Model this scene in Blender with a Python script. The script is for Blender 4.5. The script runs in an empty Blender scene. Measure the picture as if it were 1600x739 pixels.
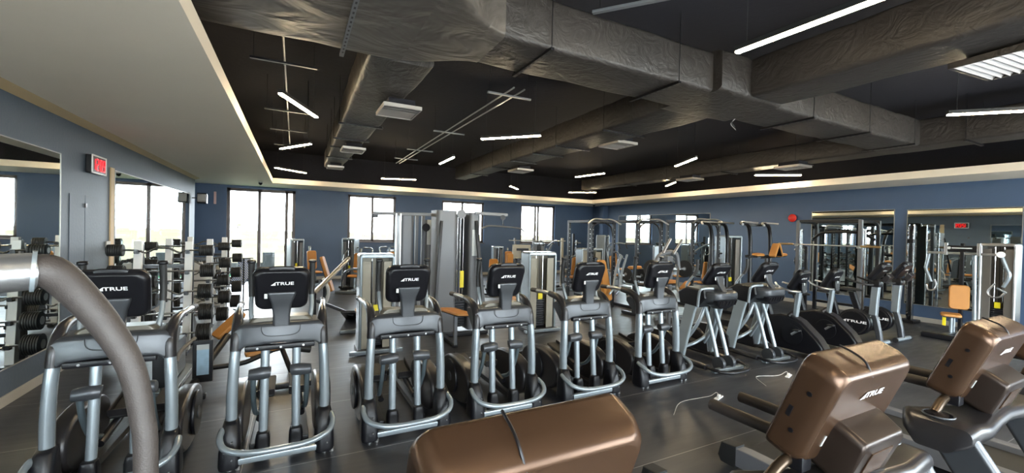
import bpy, bmesh, math, random
from mathutils import Vector, Matrix, Euler
S = bpy.context.scene
COL = S.collection
PI = math.pi
V = Vector
random.seed(7)

# ------------------------------------------------------------ camera
CAM_H = 1.95
FPX = 656.67
RM = Matrix(((0.8883193588, -0.0157255591, -0.4589568865),
             (-0.4586196924, 0.0209693670, -0.8883852006),
             (0.0235943756, 0.9996564378, 0.0114154169)))
cam_d = bpy.data.cameras.new('camera')
cam = bpy.data.objects.new('camera', cam_d)
COL.objects.link(cam)
cam_d.sensor_width = 36
cam_d.lens = FPX / 1600 * 36
cam_d.clip_start = 0.02
cam_d.clip_end = 3000
cam.matrix_world = Matrix.Translation((0, 0, CAM_H)) @ RM.to_4x4()
S.camera = cam

# ------------------------------------------------------------ world, view
S.view_settings.view_transform = 'Standard'
S.view_settings.look = 'None'
S.view_settings.gamma = 1
S.view_settings.use_curve_mapping = False
S.view_settings.exposure = 1.95
W = bpy.data.worlds.new('sky')
S.world = W
W.use_nodes = True
bg = W.node_tree.nodes['Background']
bg.inputs['Color'].default_value = (0.86, 0.93, 1.0, 1)
bg.inputs['Strength'].default_value = 8.5
S.cycles.max_bounces = 8
S.cycles.diffuse_bounces = 4
S.cycles.glossy_bounces = 5
S.cycles.transparent_max_bounces = 12
S.cycles.sample_clamp_indirect = 6
S.cycles.caustics_reflective = False
S.cycles.caustics_refractive = False
S.cycles.use_denoising = True


def portal(name, loc, rot, sx, sy):
    l = bpy.data.lights.new(name, 'AREA')
    l.shape = 'RECTANGLE'
    l.size, l.size_y = sx, sy
    l.cycles.is_portal = True
    o = bpy.data.objects.new(name, l)
    COL.objects.link(o)
    o.location = loc
    o.rotation_euler = rot
    return o


XL, XR, YB, YF, ZS, ZC = -2.68, 13.57, 17.3, -3.4, 3.33, 4.62
BACK_OPEN = [(-2.1, 0.0, 0.06, 3.24), (1.8, 3.62, 1.42, 3.24), (5.55, 7.5, 1.42, 3.22), (9.37, 11.27, 1.42, 3.24)]
FRONT_OPEN = [(-2.0, 2.2, 0.1, 3.1), (3.2, 7.4, 0.1, 3.1), (8.4, 12.6, 0.1, 3.1)]
for x0, x1, z0, z1 in BACK_OPEN:
    portal('daylight_portal', ((x0 + x1) / 2, YB + 0.3, (z0 + z1) / 2), (-PI / 2, 0, 0), x1 - x0, z1 - z0)
for x0, x1, z0, z1 in FRONT_OPEN:
    portal('daylight_portal', ((x0 + x1) / 2, YF - 0.3, (z0 + z1) / 2), (PI / 2, 0, 0), x1 - x0, z1 - z0)
# portals emit towards local -Z: back windows face -Y, front windows face +Y


# ------------------------------------------------------------ helpers
def at(px, py, Y=None, X=None, Z=None):
    d = RM @ V((px - 800, -(py - 369.5), -FPX))
    o = V((0, 0, CAM_H))
    if Y is not None: t = Y / d.y
    elif X is not None: t = X / d.x
    else: t = (Z - CAM_H) / d.z
    return o + d * t


MATS = {}


def mat(name, col, rough=0.5, metal=0.0, bump=0.0, bscale=60.0, var=0.0, vscale=3.0, coat=0.0, emit=None, es=0, spec=0.5, stretch=None):
    if name in MATS: return MATS[name]
    m = bpy.data.materials.new(name)
    m.use_nodes = True
    nt = m.node_tree
    b = nt.nodes['Principled BSDF']
    b.inputs['Base Color'].default_value = (*col, 1)
    b.inputs['Roughness'].default_value = rough
    b.inputs['Metallic'].default_value = metal
    b.inputs['Coat Weight'].default_value = coat
    b.inputs['Specular IOR Level'].default_value = spec
    if emit:
        b.inputs['Emission Color'].default_value = (*emit, 1)
        b.inputs['Emission Strength'].default_value = es
    tc = nt.nodes.new('ShaderNodeTexCoord')
    src = tc.outputs['Object']
    if stretch:
        mp = nt.nodes.new('ShaderNodeMapping')
        mp.inputs['Scale'].default_value = stretch
        nt.links.new(src, mp.inputs['Vector'])
        src = mp.outputs['Vector']
    if var:
        n = nt.nodes.new('ShaderNodeTexNoise')
        n.inputs['Scale'].default_value = vscale
        n.inputs['Detail'].default_value = 5
        nt.links.new(src, n.inputs['Vector'])
        r = nt.nodes.new('ShaderNodeMix')
        r.data_type = 'RGBA'
        r.inputs['A'].default_value = (*[c * (1 - var) for c in col], 1)
        r.inputs['B'].default_value = (*[min(1, c * (1 + var)) for c in col], 1)
        nt.links.new(n.outputs['Fac'], r.inputs['Factor'])
        nt.links.new(r.outputs['Result'], b.inputs['Base Color'])
    if bump:
        n = nt.nodes.new('ShaderNodeTexNoise')
        n.inputs['Scale'].default_value = bscale
        n.inputs['Detail'].default_value = 4
        nt.links.new(src, n.inputs['Vector'])
        bp = nt.nodes.new('ShaderNodeBump')
        bp.inputs['Strength'].default_value = bump
        bp.inputs['Distance'].default_value = 0.02
        nt.links.new(n.outputs['Fac'], bp.inputs['Height'])
        nt.links.new(bp.outputs['Normal'], b.inputs['Normal'])
    MATS[name] = m
    return m


M_black = mat('black_plastic', (0.006, 0.006, 0.008), 0.36, bump=0.06, bscale=300, var=0.15, vscale=8, spec=0.35)
M_shell = mat('dark_shell_plastic', (0.024, 0.022, 0.023), 0.28, 0.25, bump=0.05, bscale=400, var=0.1, vscale=6)
M_panel = mat('graphite_panel', (0.052, 0.056, 0.062), 0.33, 0.3, bump=0.04, bscale=300, var=0.08, vscale=5)
M_shell_warm = mat('treadmill_shell', (0.085, 0.046, 0.026), 0.26, 0.55, bump=0.05, bscale=500, var=0.08, vscale=4)  # black plastic; the brown stands for warm lamplight reflected in it
M_silver = mat('silver_paint', (0.28, 0.32, 0.345), 0.27, 0.5, bump=0.02, bscale=200, var=0.06, vscale=4)
M_steel = mat('brushed_steel', (0.45, 0.45, 0.45), 0.30, 0.9, bump=0.04, bscale=120, var=0.1, vscale=8)
M_chrome = mat('chrome', (0.62, 0.62, 0.62), 0.16, 1.0, bump=0.01, bscale=50, var=0.05, vscale=5)
M_rubber = mat('black_rubber', (0.012, 0.012, 0.012), 0.55, bump=0.15, bscale=250, var=0.15, vscale=10)
M_foam = mat('grey_foam_grip', (0.036, 0.029, 0.026), 0.55, bump=0.12, bscale=420, var=0.14, vscale=9)
M_blkmetal = mat('black_powder_coat', (0.009, 0.009, 0.011), 0.34, 0.2, bump=0.05, bscale=300, var=0.15, vscale=6)
M_greytower = mat('grey_powder_coat', (0.15, 0.155, 0.165), 0.45, 0.15, bump=0.03, bscale=200, var=0.06, vscale=3)
M_cream = mat('pale_shroud', (0.34, 0.31, 0.24), 0.5, 0.1, bump=0.03, bscale=150, var=0.06, vscale=3)
M_taupe = mat('taupe_shroud', (0.16, 0.145, 0.125), 0.4, 0.3, bump=0.03, bscale=150, var=0.08, vscale=3)
M_orange = mat('tan_orange_upholstery', (0.46, 0.20, 0.045), 0.5, bump=0.12, bscale=180, var=0.1, vscale=6)
M_yellow = mat('yellow_label', (0.85, 0.70, 0.02), 0.5, var=0.05)
M_white = mat('white_paint', (0.78, 0.78, 0.75), 0.45, bump=0.02, bscale=100, var=0.04)
M_logo = mat('white_logo', (0.85, 0.85, 0.85), 0.4, var=0.03, emit=None)
M_red = mat('red_paint', (0.65, 0.03, 0.02), 0.35, var=0.06)
M_blue = mat('blue_print', (0.05, 0.25, 0.55), 0.4, var=0.1)
M_paper = mat('pale_paper', (0.55, 0.57, 0.55), 0.6, var=0.08, vscale=25)
M_screen = mat('dark_glass_screen', (0.008, 0.008, 0.010), 0.08, var=0.1)
M_led = mat('red_led', (0.4, 0.0, 0.0), 0.4, emit=(1.0, 0.005, 0.012), es=0.55, var=0.02)
M_wall = mat('slate_blue_wall', (0.060, 0.100, 0.178), 0.50, bump=0.10, bscale=35, var=0.10, vscale=1.6, spec=0.45)
M_wall_l = mat('slate_wall_lamplit', (0.078, 0.102, 0.135), 0.55, bump=0.14, bscale=22, var=0.14, vscale=1.3, spec=0.4)  # same blue wall paint, greyed for the warm lamplight on the left wall
M_soffit = mat('cream_soffit', (0.92, 0.80, 0.65), 0.6, bump=0.05, bscale=18, var=0.04, vscale=1.2)
M_ceil = mat('black_ceiling', (0.008, 0.007, 0.012), 0.85, bump=0.2, bscale=12, var=0.2, vscale=1.5)
M_base = mat('pale_baseboard', (0.42, 0.40, 0.36), 0.5, bump=0.03, bscale=50, var=0.06)
M_frame = mat('dark_bronze_frame', (0.07, 0.055, 0.05), 0.4, 0.4, var=0.1)
M_fin = mat('metal_diffuser', (0.5, 0.46, 0.42), 0.4, 0.6, var=0.08)
M_sock = mat('socket_white', (0.7, 0.7, 0.68), 0.4, var=0.04)
M_lampbody = mat('lamp_housing', (0.05, 0.05, 0.05), 0.4, 0.5, var=0.05)
M_lamp = mat('lamp_diffuser', (0.9, 0.8, 0.5), 0.5, emit=(1.0, 0.80, 0.50), es=52, var=0.01)


def wrinkle_mat(name, col, strength, metal, rough, sc=3.2, dist=0.09, det=6, dis=2.2):
    m = mat(name, col, rough, metal, var=0.35, vscale=2.2)
    nt = m.node_tree
    b = nt.nodes['Principled BSDF']
    tc = nt.nodes.new('ShaderNodeTexCoord')
    mp = nt.nodes.new('ShaderNodeMapping')
    mp.inputs['Scale'].default_value = (1.0, 1.6, 1.2)
    nt.links.new(tc.outputs['Object'], mp.inputs['Vector'])
    n = nt.nodes.new('ShaderNodeTexNoise')
    n.inputs['Scale'].default_value = sc
    n.inputs['Detail'].default_value = det
    n.inputs['Distortion'].default_value = dis
    nt.links.new(mp.outputs['Vector'], n.inputs['Vector'])
    bp = nt.nodes.new('ShaderNodeBump')
    bp.inputs['Strength'].default_value = strength
    bp.inputs['Distance'].default_value = dist
    nt.links.new(n.outputs['Fac'], bp.inputs['Height'])
    nt.links.new(bp.outputs['Normal'], b.inputs['Normal'])
    return m


M_duct = wrinkle_mat('duct_wrap', (0.040, 0.034, 0.030), 0.30, 0.2, 0.5)
M_ductc = wrinkle_mat('crumpled_duct_wrap', (0.10, 0.086, 0.074), 0.35, 0.25, 0.45, 1.3, 0.2, 3, 1.2)


def floor_mat():
    m = mat('rubber_floor', (0.052, 0.051, 0.052), 0.36, bump=0.0)
    nt = m.node_tree
    b = nt.nodes['Principled BSDF']
    tc = nt.nodes.new('ShaderNodeTexCoord')
    n = nt.nodes.new('ShaderNodeTexNoise')
    n.inputs['Scale'].default_value = 1.3
    n.inputs['Detail'].default_value = 7
    nt.links.new(tc.outputs['Object'], n.inputs['Vector'])
    cr = nt.nodes.new('ShaderNodeValToRGB')
    cr.color_ramp.elements[0].color = (0.020, 0.021, 0.026, 1)
    cr.color_ramp.elements[1].color = (0.048, 0.049, 0.055, 1)
    cr.color_ramp.elements[0].position = 0.3
    cr.color_ramp.elements[1].position = 0.75
    nt.links.new(n.outputs['Fac'], cr.inputs['Fac'])
    # roll seams
    mp = nt.nodes.new('ShaderNodeMapping')
    mp.inputs['Location'].default_value = (0.35, 1.05, 0)
    nt.links.new(tc.outputs['Object'], mp.inputs['Vector'])
    br = nt.nodes.new('ShaderNodeTexBrick')
    br.offset = 0.0
    br.inputs['Scale'].default_value = 1.0
    br.inputs['Mortar Size'].default_value = 0.004
    br.inputs['Mortar Smooth'].default_value = 0.2
    br.inputs['Brick Width'].default_value = 9.0
    br.inputs['Row Height'].default_value = 1.22
    br.inputs['Color1'].default_value = (0, 0, 0, 1)
    br.inputs['Color2'].default_value = (0, 0, 0, 1)
    br.inputs['Mortar'].default_value = (1, 1, 1, 1)
    nt.links.new(mp.outputs['Vector'], br.inputs['Vector'])
    mx = nt.nodes.new('ShaderNodeMix')
    mx.data_type = 'RGBA'
    mx.inputs['B'].default_value = (0.24, 0.235, 0.23, 1)
    nt.links.new(br.outputs['Color'], mx.inputs['Factor'])
    nt.links.new(cr.outputs['Color'], mx.inputs['A'])
    nt.links.new(mx.outputs['Result'], b.inputs['Base Color'])
    # streaky gloss
    mp2 = nt.nodes.new('ShaderNodeMapping')
    mp2.inputs['Scale'].default_value = (1.0, 5.0, 1.0)
    nt.links.new(tc.outputs['Object'], mp2.inputs['Vector'])
    n2 = nt.nodes.new('ShaderNodeTexNoise')
    n2.inputs['Scale'].default_value = 2.5
    n2.inputs['Detail'].default_value = 6
    nt.links.new(mp2.outputs['Vector'], n2.inputs['Vector'])
    mr = nt.nodes.new('ShaderNodeMapRange')
    mr.inputs['To Min'].default_value = 0.30
    mr.inputs['To Max'].default_value = 0.50
    nt.links.new(n2.outputs['Fac'], mr.inputs['Value'])
    nt.links.new(mr.outputs['Result'], b.inputs['Roughness'])
    bp = nt.nodes.new('ShaderNodeBump')
    bp.inputs['Strength'].default_value = 0.12
    bp.inputs['Distance'].default_value = 0.01
    nt.links.new(n2.outputs['Fac'], bp.inputs['Height'])
    nt.links.new(bp.outputs['Normal'], b.inputs['Normal'])
    return m


def mirror_mat():
    m = bpy.data.materials.new('mirror_glass')
    m.use_nodes = True
    nt = m.node_tree
    b = nt.nodes['Principled BSDF']
    b.inputs['Base Color'].default_value = (0.74, 0.80, 0.79, 1)
    b.inputs['Metallic'].default_value = 1
    b.inputs['Roughness'].default_value = 0.015
    return m


def glass_mat():
    m = bpy.data.materials.new('window_glass')
    m.use_nodes = True
    nt = m.node_tree
    nt.nodes.clear()
    o = nt.nodes.new('ShaderNodeOutputMaterial')
    t = nt.nodes.new('ShaderNodeBsdfTransparent')
    t.inputs['Color'].default_value = (0.96, 0.98, 0.98, 1)
    g = nt.nodes.new('ShaderNodeBsdfGlossy')
    g.inputs['Roughness'].default_value = 0.02
    mx = nt.nodes.new('ShaderNodeMixShader')
    mx.inputs['Fac'].default_value = 0.06
    nt.links.new(t.outputs[0], mx.inputs[1])
    nt.links.new(g.outputs[0], mx.inputs[2])
    nt.links.new(mx.outputs[0], o.inputs['Surface'])
    return m


M_floor = floor_mat()
M_mirror = mirror_mat()
M_glass = glass_mat()


class G:
    """collects shapes into one mesh"""

    def __init__(self):
        self.v = []
        self.f = []

    def add(self, vs, fs):
        n = len(self.v)
        self.v += [tuple(v) for v in vs]
        self.f += [tuple(i + n for i in f) for f in fs]
        return self

    def _bm(self, bm, M=None):
        bm.verts.ensure_lookup_table()
        vs = [(M @ v.co if M else v.co.copy()) for v in bm.verts]
        bm.verts.index_update()
        self.add(vs, [[v.index for v in f.verts] for f in bm.faces])
        bm.free()
        return self

    def box(self, c, s, rot=(0, 0, 0), bev=0.0, seg=2):
        bm = bmesh.new()
        bmesh.ops.create_cube(bm, size=1)
        for v in bm.verts: v.co = V((v.co.x * s[0], v.co.y * s[1], v.co.z * s[2]))
        if bev: bmesh.ops.bevel(bm, geom=bm.edges[:], offset=min(bev, 0.48 * min(s)), segments=seg, affect='EDGES', profile=0.5)
        return self._bm(bm, Matrix.Translation(c) @ Euler(rot).to_matrix().to_4x4())

    def bar(self, p0, p1, w, h, up=(0, 0, 1), bev=0.0):
        p0, p1 = V(p0), V(p1)
        d = (p1 - p0)
        L = d.length
        y = d.normalized()
        u = V(up)
        if abs(y.dot(u)) > 0.98: u = V((0, 1, 0))
        x = y.cross(u).normalized()
        z = x.cross(y).normalized()
        R = Matrix((x, y, z)).transposed().to_4x4()
        bm = bmesh.new()
        bmesh.ops.create_cube(bm, size=1)
        for v in bm.verts: v.co = V((v.co.x * w, v.co.y * L, v.co.z * h))
        if bev: bmesh.ops.bevel(bm, geom=bm.edges[:], offset=min(bev, 0.45 * min(w, h)), segments=2, affect='EDGES', profile=0.5)
        return self._bm(bm, Matrix.Translation((p0 + p1) / 2) @ R)

    def tube(self, pts, r, seg=12, smooth=0, sq=None):
        pts = [V(p) for p in pts]
        rs = list(r) if isinstance(r, (list, tuple)) else [r] * len(pts)
        if smooth and len(pts) > 2:
            np_, nr = [], []
            P = [pts[0] * 2 - pts[1]] + pts + [pts[-1] * 2 - pts[-2]]
            for i in range(1, len(P) - 2):
                for k in range(smooth):
                    t = k / smooth
                    a, b, c, d = P[i - 1], P[i], P[i + 1], P[i + 2]
                    np_.append(0.5 * ((2 * b) + (c - a) * t + (2 * a - 5 * b + 4 * c - d) * t * t + (3 * b - a - 3 * c + d) * t ** 3))
                    nr.append(rs[i - 1] * (1 - t) + rs[i] * t)
            np_.append(pts[-1]); nr.append(rs[-1])
            pts, rs = np_, nr
        n = len(pts)
        tang = []
        for i in range(n):
            a = pts[max(0, i - 1)]; b = pts[min(n - 1, i + 1)]
            tang.append((b - a).normalized())
        u = V((0, 0, 1)) if abs(tang[0].z) < 0.9 else V((0, 1, 0))
        x = tang[0].cross(u).normalized()
        vs, fs = [], []
        for i in range(n):
            t = tang[i]
            x = (x - t * x.dot(t)).normalized()
            y = t.cross(x)
            for k in range(seg):
                a = 2 * PI * k / seg
                ca, sa = math.cos(a), math.sin(a)
                vs.append(pts[i] + (x * ca * (sq[0] if sq else 1) + y * sa * (sq[1] if sq else 1)) * rs[i])
        for i in range(n - 1):
            for k in range(seg):
                k2 = (k + 1) % seg
                fs.append((i * seg + k, i * seg + k2, (i + 1) * seg + k2, (i + 1) * seg + k))
        fs.append(tuple(range(seg))[::-1])
        fs.append(tuple((n - 1) * seg + k for k in range(seg)))
        return self.add(vs, fs)

    def cyl(self, p0, p1, r, seg=16, bev=0.0):
        if bev:
            p0, p1 = V(p0), V(p1)
            d = (p1 - p0).normalized() * bev
            return self.tube([p0, p0 + d * 0.3, p0 + d, p1 - d, p1 - d * 0.3, p1], [r - bev, r - bev * 0.3, r, r, r - bev * 0.3, r - bev], seg)
        return self.tube([p0, p1], r, seg)

    def loft(self, rings, cap=True):
        n = len(rings[0])
        vs = [v for r in rings for v in r]
        fs = []
        for i in range(len(rings) - 1):
            for k in range(n):
                k2 = (k + 1) % n
                fs.append((i * n + k, i * n + k2, (i + 1) * n + k2, (i + 1) * n + k))
        if cap:
            fs.append(tuple(range(n))[::-1])
            fs.append(tuple((len(rings) - 1) * n + k for k in range(n)))
        return self.add(vs, fs)

    def prism(self, prof, a0, a1, axis='x', bev=0.0, seg=2):
        """profile in the plane across axis, extruded from a0 to a1"""
        def P(a, p):
            if axis == 'x': return (a, p[0], p[1])
            if axis == 'y': return (p[0], a, p[1])
            return (p[0], p[1], a)
        bm = bmesh.new()
        A = [bm.verts.new(P(a0, p)) for p in prof]
        B = [bm.verts.new(P(a1, p)) for p in prof]
        n = len(prof)
        bm.faces.new(A[::-1]); bm.faces.new(B)
        for k in range(n): bm.faces.new((A[k], A[(k + 1) % n], B[(k + 1) % n], B[k]))
        bmesh.ops.recalc_face_normals(bm, faces=bm.faces[:])
        if bev:
            ed = [e for e in bm.edges if (e.verts[0] in A) == (e.verts[1] in A)]
            bmesh.ops.bevel(bm, geom=ed, offset=bev, segments=seg, affect='EDGES', profile=0.5)
        return self._bm(bm)

    def xform(self, M):
        self.v = [tuple(M @ V(v)) for v in self.v]
        return self

    def build(self, name, m, parent=None, angle=35, label=None):
        me = bpy.data.meshes.new(name)
        me.from_pydata(self.v, [], self.f)
        me.materials.append(m)
        me.validate()
        bm = bmesh.new(); bm.from_mesh(me)
        bmesh.ops.recalc_face_normals(bm, faces=bm.faces[:])
        bm.to_mesh(me); bm.free()
        me.shade_smooth()
        me.set_sharp_from_angle(angle=math.radians(angle))
        o = bpy.data.objects.new(name, me)
        COL.objects.link(o)
        if not name.startswith('duct'):
            w = o.modifiers.new('even_shading', 'WEIGHTED_NORMAL')
            w.keep_sharp = True
            w.weight = 50
        if parent: o.parent = parent
        if label: o['label'] = label
        return o


def rrect(w, h, r, n=5):
    """rounded rectangle outline, centred"""
    out = []
    r = min(r, w / 2 - 1e-4, h / 2 - 1e-4)
    for cx, cy, a0 in ((w / 2 - r, h / 2 - r, 0), (-w / 2 + r, h / 2 - r, 90), (-w / 2 + r, -h / 2 + r, 180), (w / 2 - r, -h / 2 + r, 270)):
        for k in range(n + 1):
            a = math.radians(a0 + 90 * k / n)
            out.append((cx + r * math.cos(a), cy + r * math.sin(a)))
    return out


def tag(o, label, cat, group=None):
    o['label'] = label
    o['category'] = cat
    if group: o['group'] = group
    return o


def thing(name, label, cat, loc=(0, 0, 0), rz=0.0, group=None):
    o = bpy.data.objects.new(name, None)
    COL.objects.link(o)
    o.location = loc
    o.rotation_euler = (0, 0, rz)
    o.empty_display_size = 0.1
    return tag(o, label, cat, group)


def struct(o):
    o['kind'] = 'structure'
    return o


def copy_tree(o, parent=None):
    c = o.copy()
    COL.objects.link(c)
    if parent: c.parent = parent
    for ch in list(o.children): copy_tree(ch, c)
    return c


def place(o, loc, rz=0.0, label=None, group=None):
    o.location = loc
    o.rotation_euler = (0, 0, rz)
    if label: o['label'] = label
    if group: o['group'] = group
    return o


_txt = {}


def text_mesh(s, bold=0.0):
    k = (s, bold)
    if k in _txt: return _txt[k]
    cu = bpy.data.curves.new('lettering', 'FONT')
    cu.body = s
    cu.size = 1
    cu.offset = bold
    cu.extrude = 0.01
    cu.align_x = 'CENTER'
    cu.align_y = 'CENTER'
    ob = bpy.data.objects.new('lettering', cu)
    COL.objects.link(ob)
    dg = bpy.context.evaluated_depsgraph_get()
    dg.update()
    me = bpy.data.meshes.new_from_object(ob.evaluated_get(dg))
    r = ([v.co.copy() for v in me.vertices], [tuple(p.vertices) for p in me.polygons])
    bpy.data.objects.remove(ob)
    _txt[k] = r
    return r


def brand(parent, c, xdir, ydir, h, name='logo', m=None, wide=1.45):
    """triangle mark and the word TRUE on a surface"""
    x, y = V(xdir).normalized(), V(ydir).normalized()
    z = x.cross(y)
    vs, fs = text_mesh('TRUE', 0.022)
    g = G()
    g.add([V(c) + x * (v.x * h * wide + h * 0.55) + y * (v.y * h) + z * (v.z * h * 0.2 + 0.0015) for v in vs], fs)
    x0 = -h * 1.69 * wide + h * 0.3
    tri = [(x0, -0.36 * h), (x0 + 0.66 * wide * h, -0.36 * h), (x0 + 0.66 * wide * h, 0.42 * h), (x0 + 0.31 * wide * h, 0.0)]
    g.add([V(c) + x * a + y * b + z * 0.002 for a, b in tri], [(0, 1, 2, 3)])
    return g.build(name, m or M_logo, parent)
# ============================================================ the room
def wall_y(name, y, x0, x1, z0, z1, opens, m, t=0.25, out=1):
    """wall in an XZ plane with openings; thickness goes outwards"""
    g = G()
    ya, yb = (y, y + t * out)
    yc, yt = (ya + yb) / 2, abs(yb - ya)
    xs = x0
    for a, b, c, d in opens:
        g.box(((xs + a) / 2, yc, (z0 + z1) / 2), (a - xs, yt, z1 - z0))
        if c > z0 + 0.01: g.box(((a + b) / 2, yc, (z0 + c) / 2), (b - a, yt, c - z0))
        g.box(((a + b) / 2, yc, (d + z1) / 2), (b - a, yt, z1 - d))
        xs = b
    g.box(((xs + x1) / 2, yc, (z0 + z1) / 2), (x1 - xs, yt, z1 - z0))
    return struct(g.build(name, m))


struct(G().box(((XL + XR) / 2 - 0.5, (YB + YF) / 2, -0.1), (XR - XL + 2.0, YB - YF + 0.6, 0.2)).build('floor', M_floor))
struct(G().box(((XL + XR) / 2 - 0.5, (YB + YF) / 2, ZC + 0.1), (XR - XL + 2.0, YB - YF + 0.6, 0.2)).build('ceiling', M_ceil))
wall_y('wall_back', YB, -3.7, XR + 0.25, 0, ZC, BACK_OPEN, M_wall)
wall_y('wall_front', YF, -3.7, XR + 0.25, 0, ZC, FRONT_OPEN, M_wall, out=-1)
g = G()
g.box((XL - 0.5, (YF + 15.56) / 2, ZC / 2), (1.0, 15.56 - YF, ZC))
g.box((XL - 0.9, (15.56 + YB) / 2, ZC / 2), (0.2, YB - 15.56, ZC))
struct(g.build('wall_left', M_wall_l))
g = G()
g.box((XR + 0.125, (YF + YB) / 2, ZC / 2), (0.25, YB - YF, ZC))
g.box((XR - 0.15, 16.24, ZS / 2 + 0.01), (0.3, 0.26, ZS + 0.02))
struct(g.build('wall_right', M_wall))
g = G()
g.box((XR - 0.02, 9.35, ZS / 2), (0.04, 4.7, ZS))
# the band above the soffit is painted black like the ceiling
zz = (ZS + 0.17 + ZC) / 2
hh = ZC - ZS - 0.17
struct(G().box(((XL + XR) / 2 - 0.5, YB - 0.02, zz), (XR - XL + 1, 0.04, hh)).box((XR - 0.02, (YF + YB) / 2, zz), (0.04, YB - YF, hh)).box((XL + 0.02, (YF + YB) / 2, zz), (0.04, YB - YF, hh)).box(((XL + XR) / 2 - 0.5, YF + 0.02, zz), (XR - XL + 1, 0.04, hh)).build('wall_upper', M_ceil))
# skirting boards
struct(G().box((XL + 0.008, (YF + 15.56) / 2, 0.055), (0.016, 15.56 - YF, 0.11)).build('baseboard_left', M_base))
struct(G().box((XR - 0.008, (YF + 16.1) / 2, 0.055), (0.016, 16.1 - YF, 0.11)).build('baseboard_right', M_base))
g = G()
g.box((-2.9, YB - 0.008, 0.055), (1.2, 0.016, 0.11))
g.box((6.75, YB - 0.008, 0.055), (13.3, 0.016, 0.11))
struct(g.build('baseboard_back', M_base))

# lowered soffit round the open ceiling: a slab with a raised lip on its inner edge
ZL = ZS + 0.16
XI, XIR, YI = -0.66, 12.1, 15.5
g = G()
g.box(((XL + XI) / 2 - 0.5, (YF + YB) / 2, (ZS + ZL) / 2), (XI - XL + 1.0, YB - YF, ZL - ZS))
struct(g.build('trim_1', M_soffit))
g = G()
g.box(((XI + XR) / 2, (YI + YB) / 2, (ZS + ZL) / 2), (XR - XI, YB - YI, ZL - ZS))
g.box(((XIR + XR) / 2, (YF + YI) / 2, (ZS + ZL) / 2), (XR - XIR, YI - YF, ZL - ZS))
struct(g.build('trim_2', M_soffit))
# strip at the top of the left wall, coloured golden for cove glow
M_strip = mat('golden_trim', (0.55, 0.40, 0.22), 0.6, bump=0.03, bscale=40, var=0.05)
struct(G().prism([(XL, ZS + 0.001), (XL + 0.13, ZS + 0.001), (XL, ZS - 0.05)], YF, 15.54, 'y').xform(Matrix.Identity(4)).build('trim_3', M_strip))


struct(G().box((XL + 0.010, 9.13, 1.62), (0.02, 0.15, 2.44), bev=0.004).build('trim_8', M_strip))


def window(n, x0, x1, z0, z1, y, mull, kind='window', t=0.09, rails=()):
    g = G()
    d = 0.07
    yc = y + 0.1
    g.box((x0 + t / 2, yc, (z0 + z1) / 2), (t, d, z1 - z0))
    g.box((x1 - t / 2, yc, (z0 + z1) / 2), (t, d, z1 - z0))
    g.box(((x0 + x1) / 2, yc, z1 - t / 2), (x1 - x0, d, t))
    g.box(((x0 + x1) / 2, yc, z0 + t / 2), (x1 - x0, d, t))
    for mx in mull: g.box((mx, yc, (z0 + z1) / 2), (t, d, z1 - z0))
    for rz in rails: g.box(((x0 + x1) / 2, yc, rz), (x1 - x0, d, t))
    w = struct(g.build('%s_%d' % (kind, n), M_frame))
    p = G().box(((x0 + x1) / 2, yc + 0.002, (z0 + z1) / 2), (x1 - x0 - 0.02, 0.006, z1 - z0 - 0.02)).build('glass_pane', M_glass, w)
    return w


a = BACK_OPEN[0]
d = window(1, *a, YB, [-1.13, -0.28], 'door', 0.10)
g = G()
g.box((-1.13, YB + 0.04, 1.15), (0.05, 0.05, 0.34), bev=0.01)
g.box((-0.28, YB + 0.04, 1.15), (0.13, 0.05, 0.22), bev=0.01)
g.build('door_handle', M_frame, d)
window(1, *BACK_OPEN[1], YB, [2.72])
window(2, *BACK_OPEN[2], YB, [6.5])
window(3, *BACK_OPEN[3], YB, [10.2, 10.36])
for i, o in enumerate(FRONT_OPEN):
    window(4 + i, *o, YF - 0.2, [(o[0] + o[1]) / 2 - 0.7, (o[0] + o[1]) / 2 + 0.7], rails=(2.2,))
# window sills / reveals on the back wall
for i, (x0, x1, z0, z1) in enumerate(BACK_OPEN[1:]):
    struct(G().box(((x0 + x1) / 2, YB - 0.01, z0 - 0.015), (x1 - x0 + 0.06, 0.09, 0.03), bev=0.005).build('trim_%d' % (4 + i), M_frame))

# ---- outside, seen bleached through the glass
M_ground = mat('pale_ground', (0.055, 0.050, 0.034), 1.0, var=0.3, vscale=0.1, spec=0.0)
M_turf = mat('artificial_turf', (0.010, 0.036, 0.016), 1.0, bump=0.3, bscale=200, var=0.2, vscale=4, spec=0.0)
struct(G().box((0, 130, -0.35), (600, 224, 0.1)).build('ground_outside', M_ground))
struct(G().box((0, -60, -0.35), (300, 106, 0.1)).build('ground_front_bounce', mat('pale_bounce_ground', (0.60, 0.57, 0.50), 0.9, var=0.08, vscale=0.5)))  # unseen ground, kept pale to bounce daylight up onto the soffit
struct(G().box((-1.5, 18.9, -0.06), (7.0, 2.6, 0.1)).build('terrace_turf', M_turf))
t = G().box((-2.6, 20.15, 0.18), (3.2, 0.14, 0.5)).box((-0.95, 20.1, 0.38), (0.42, 0.3, 0.95)).build('low_garden_wall', mat('grey_render', (0.040, 0.042, 0.040), 1.0, var=0.1, spec=0.0))
tag(t, 'low white garden wall with taller end pier outside the glass door', 'wall')
random.seed(3)
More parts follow.
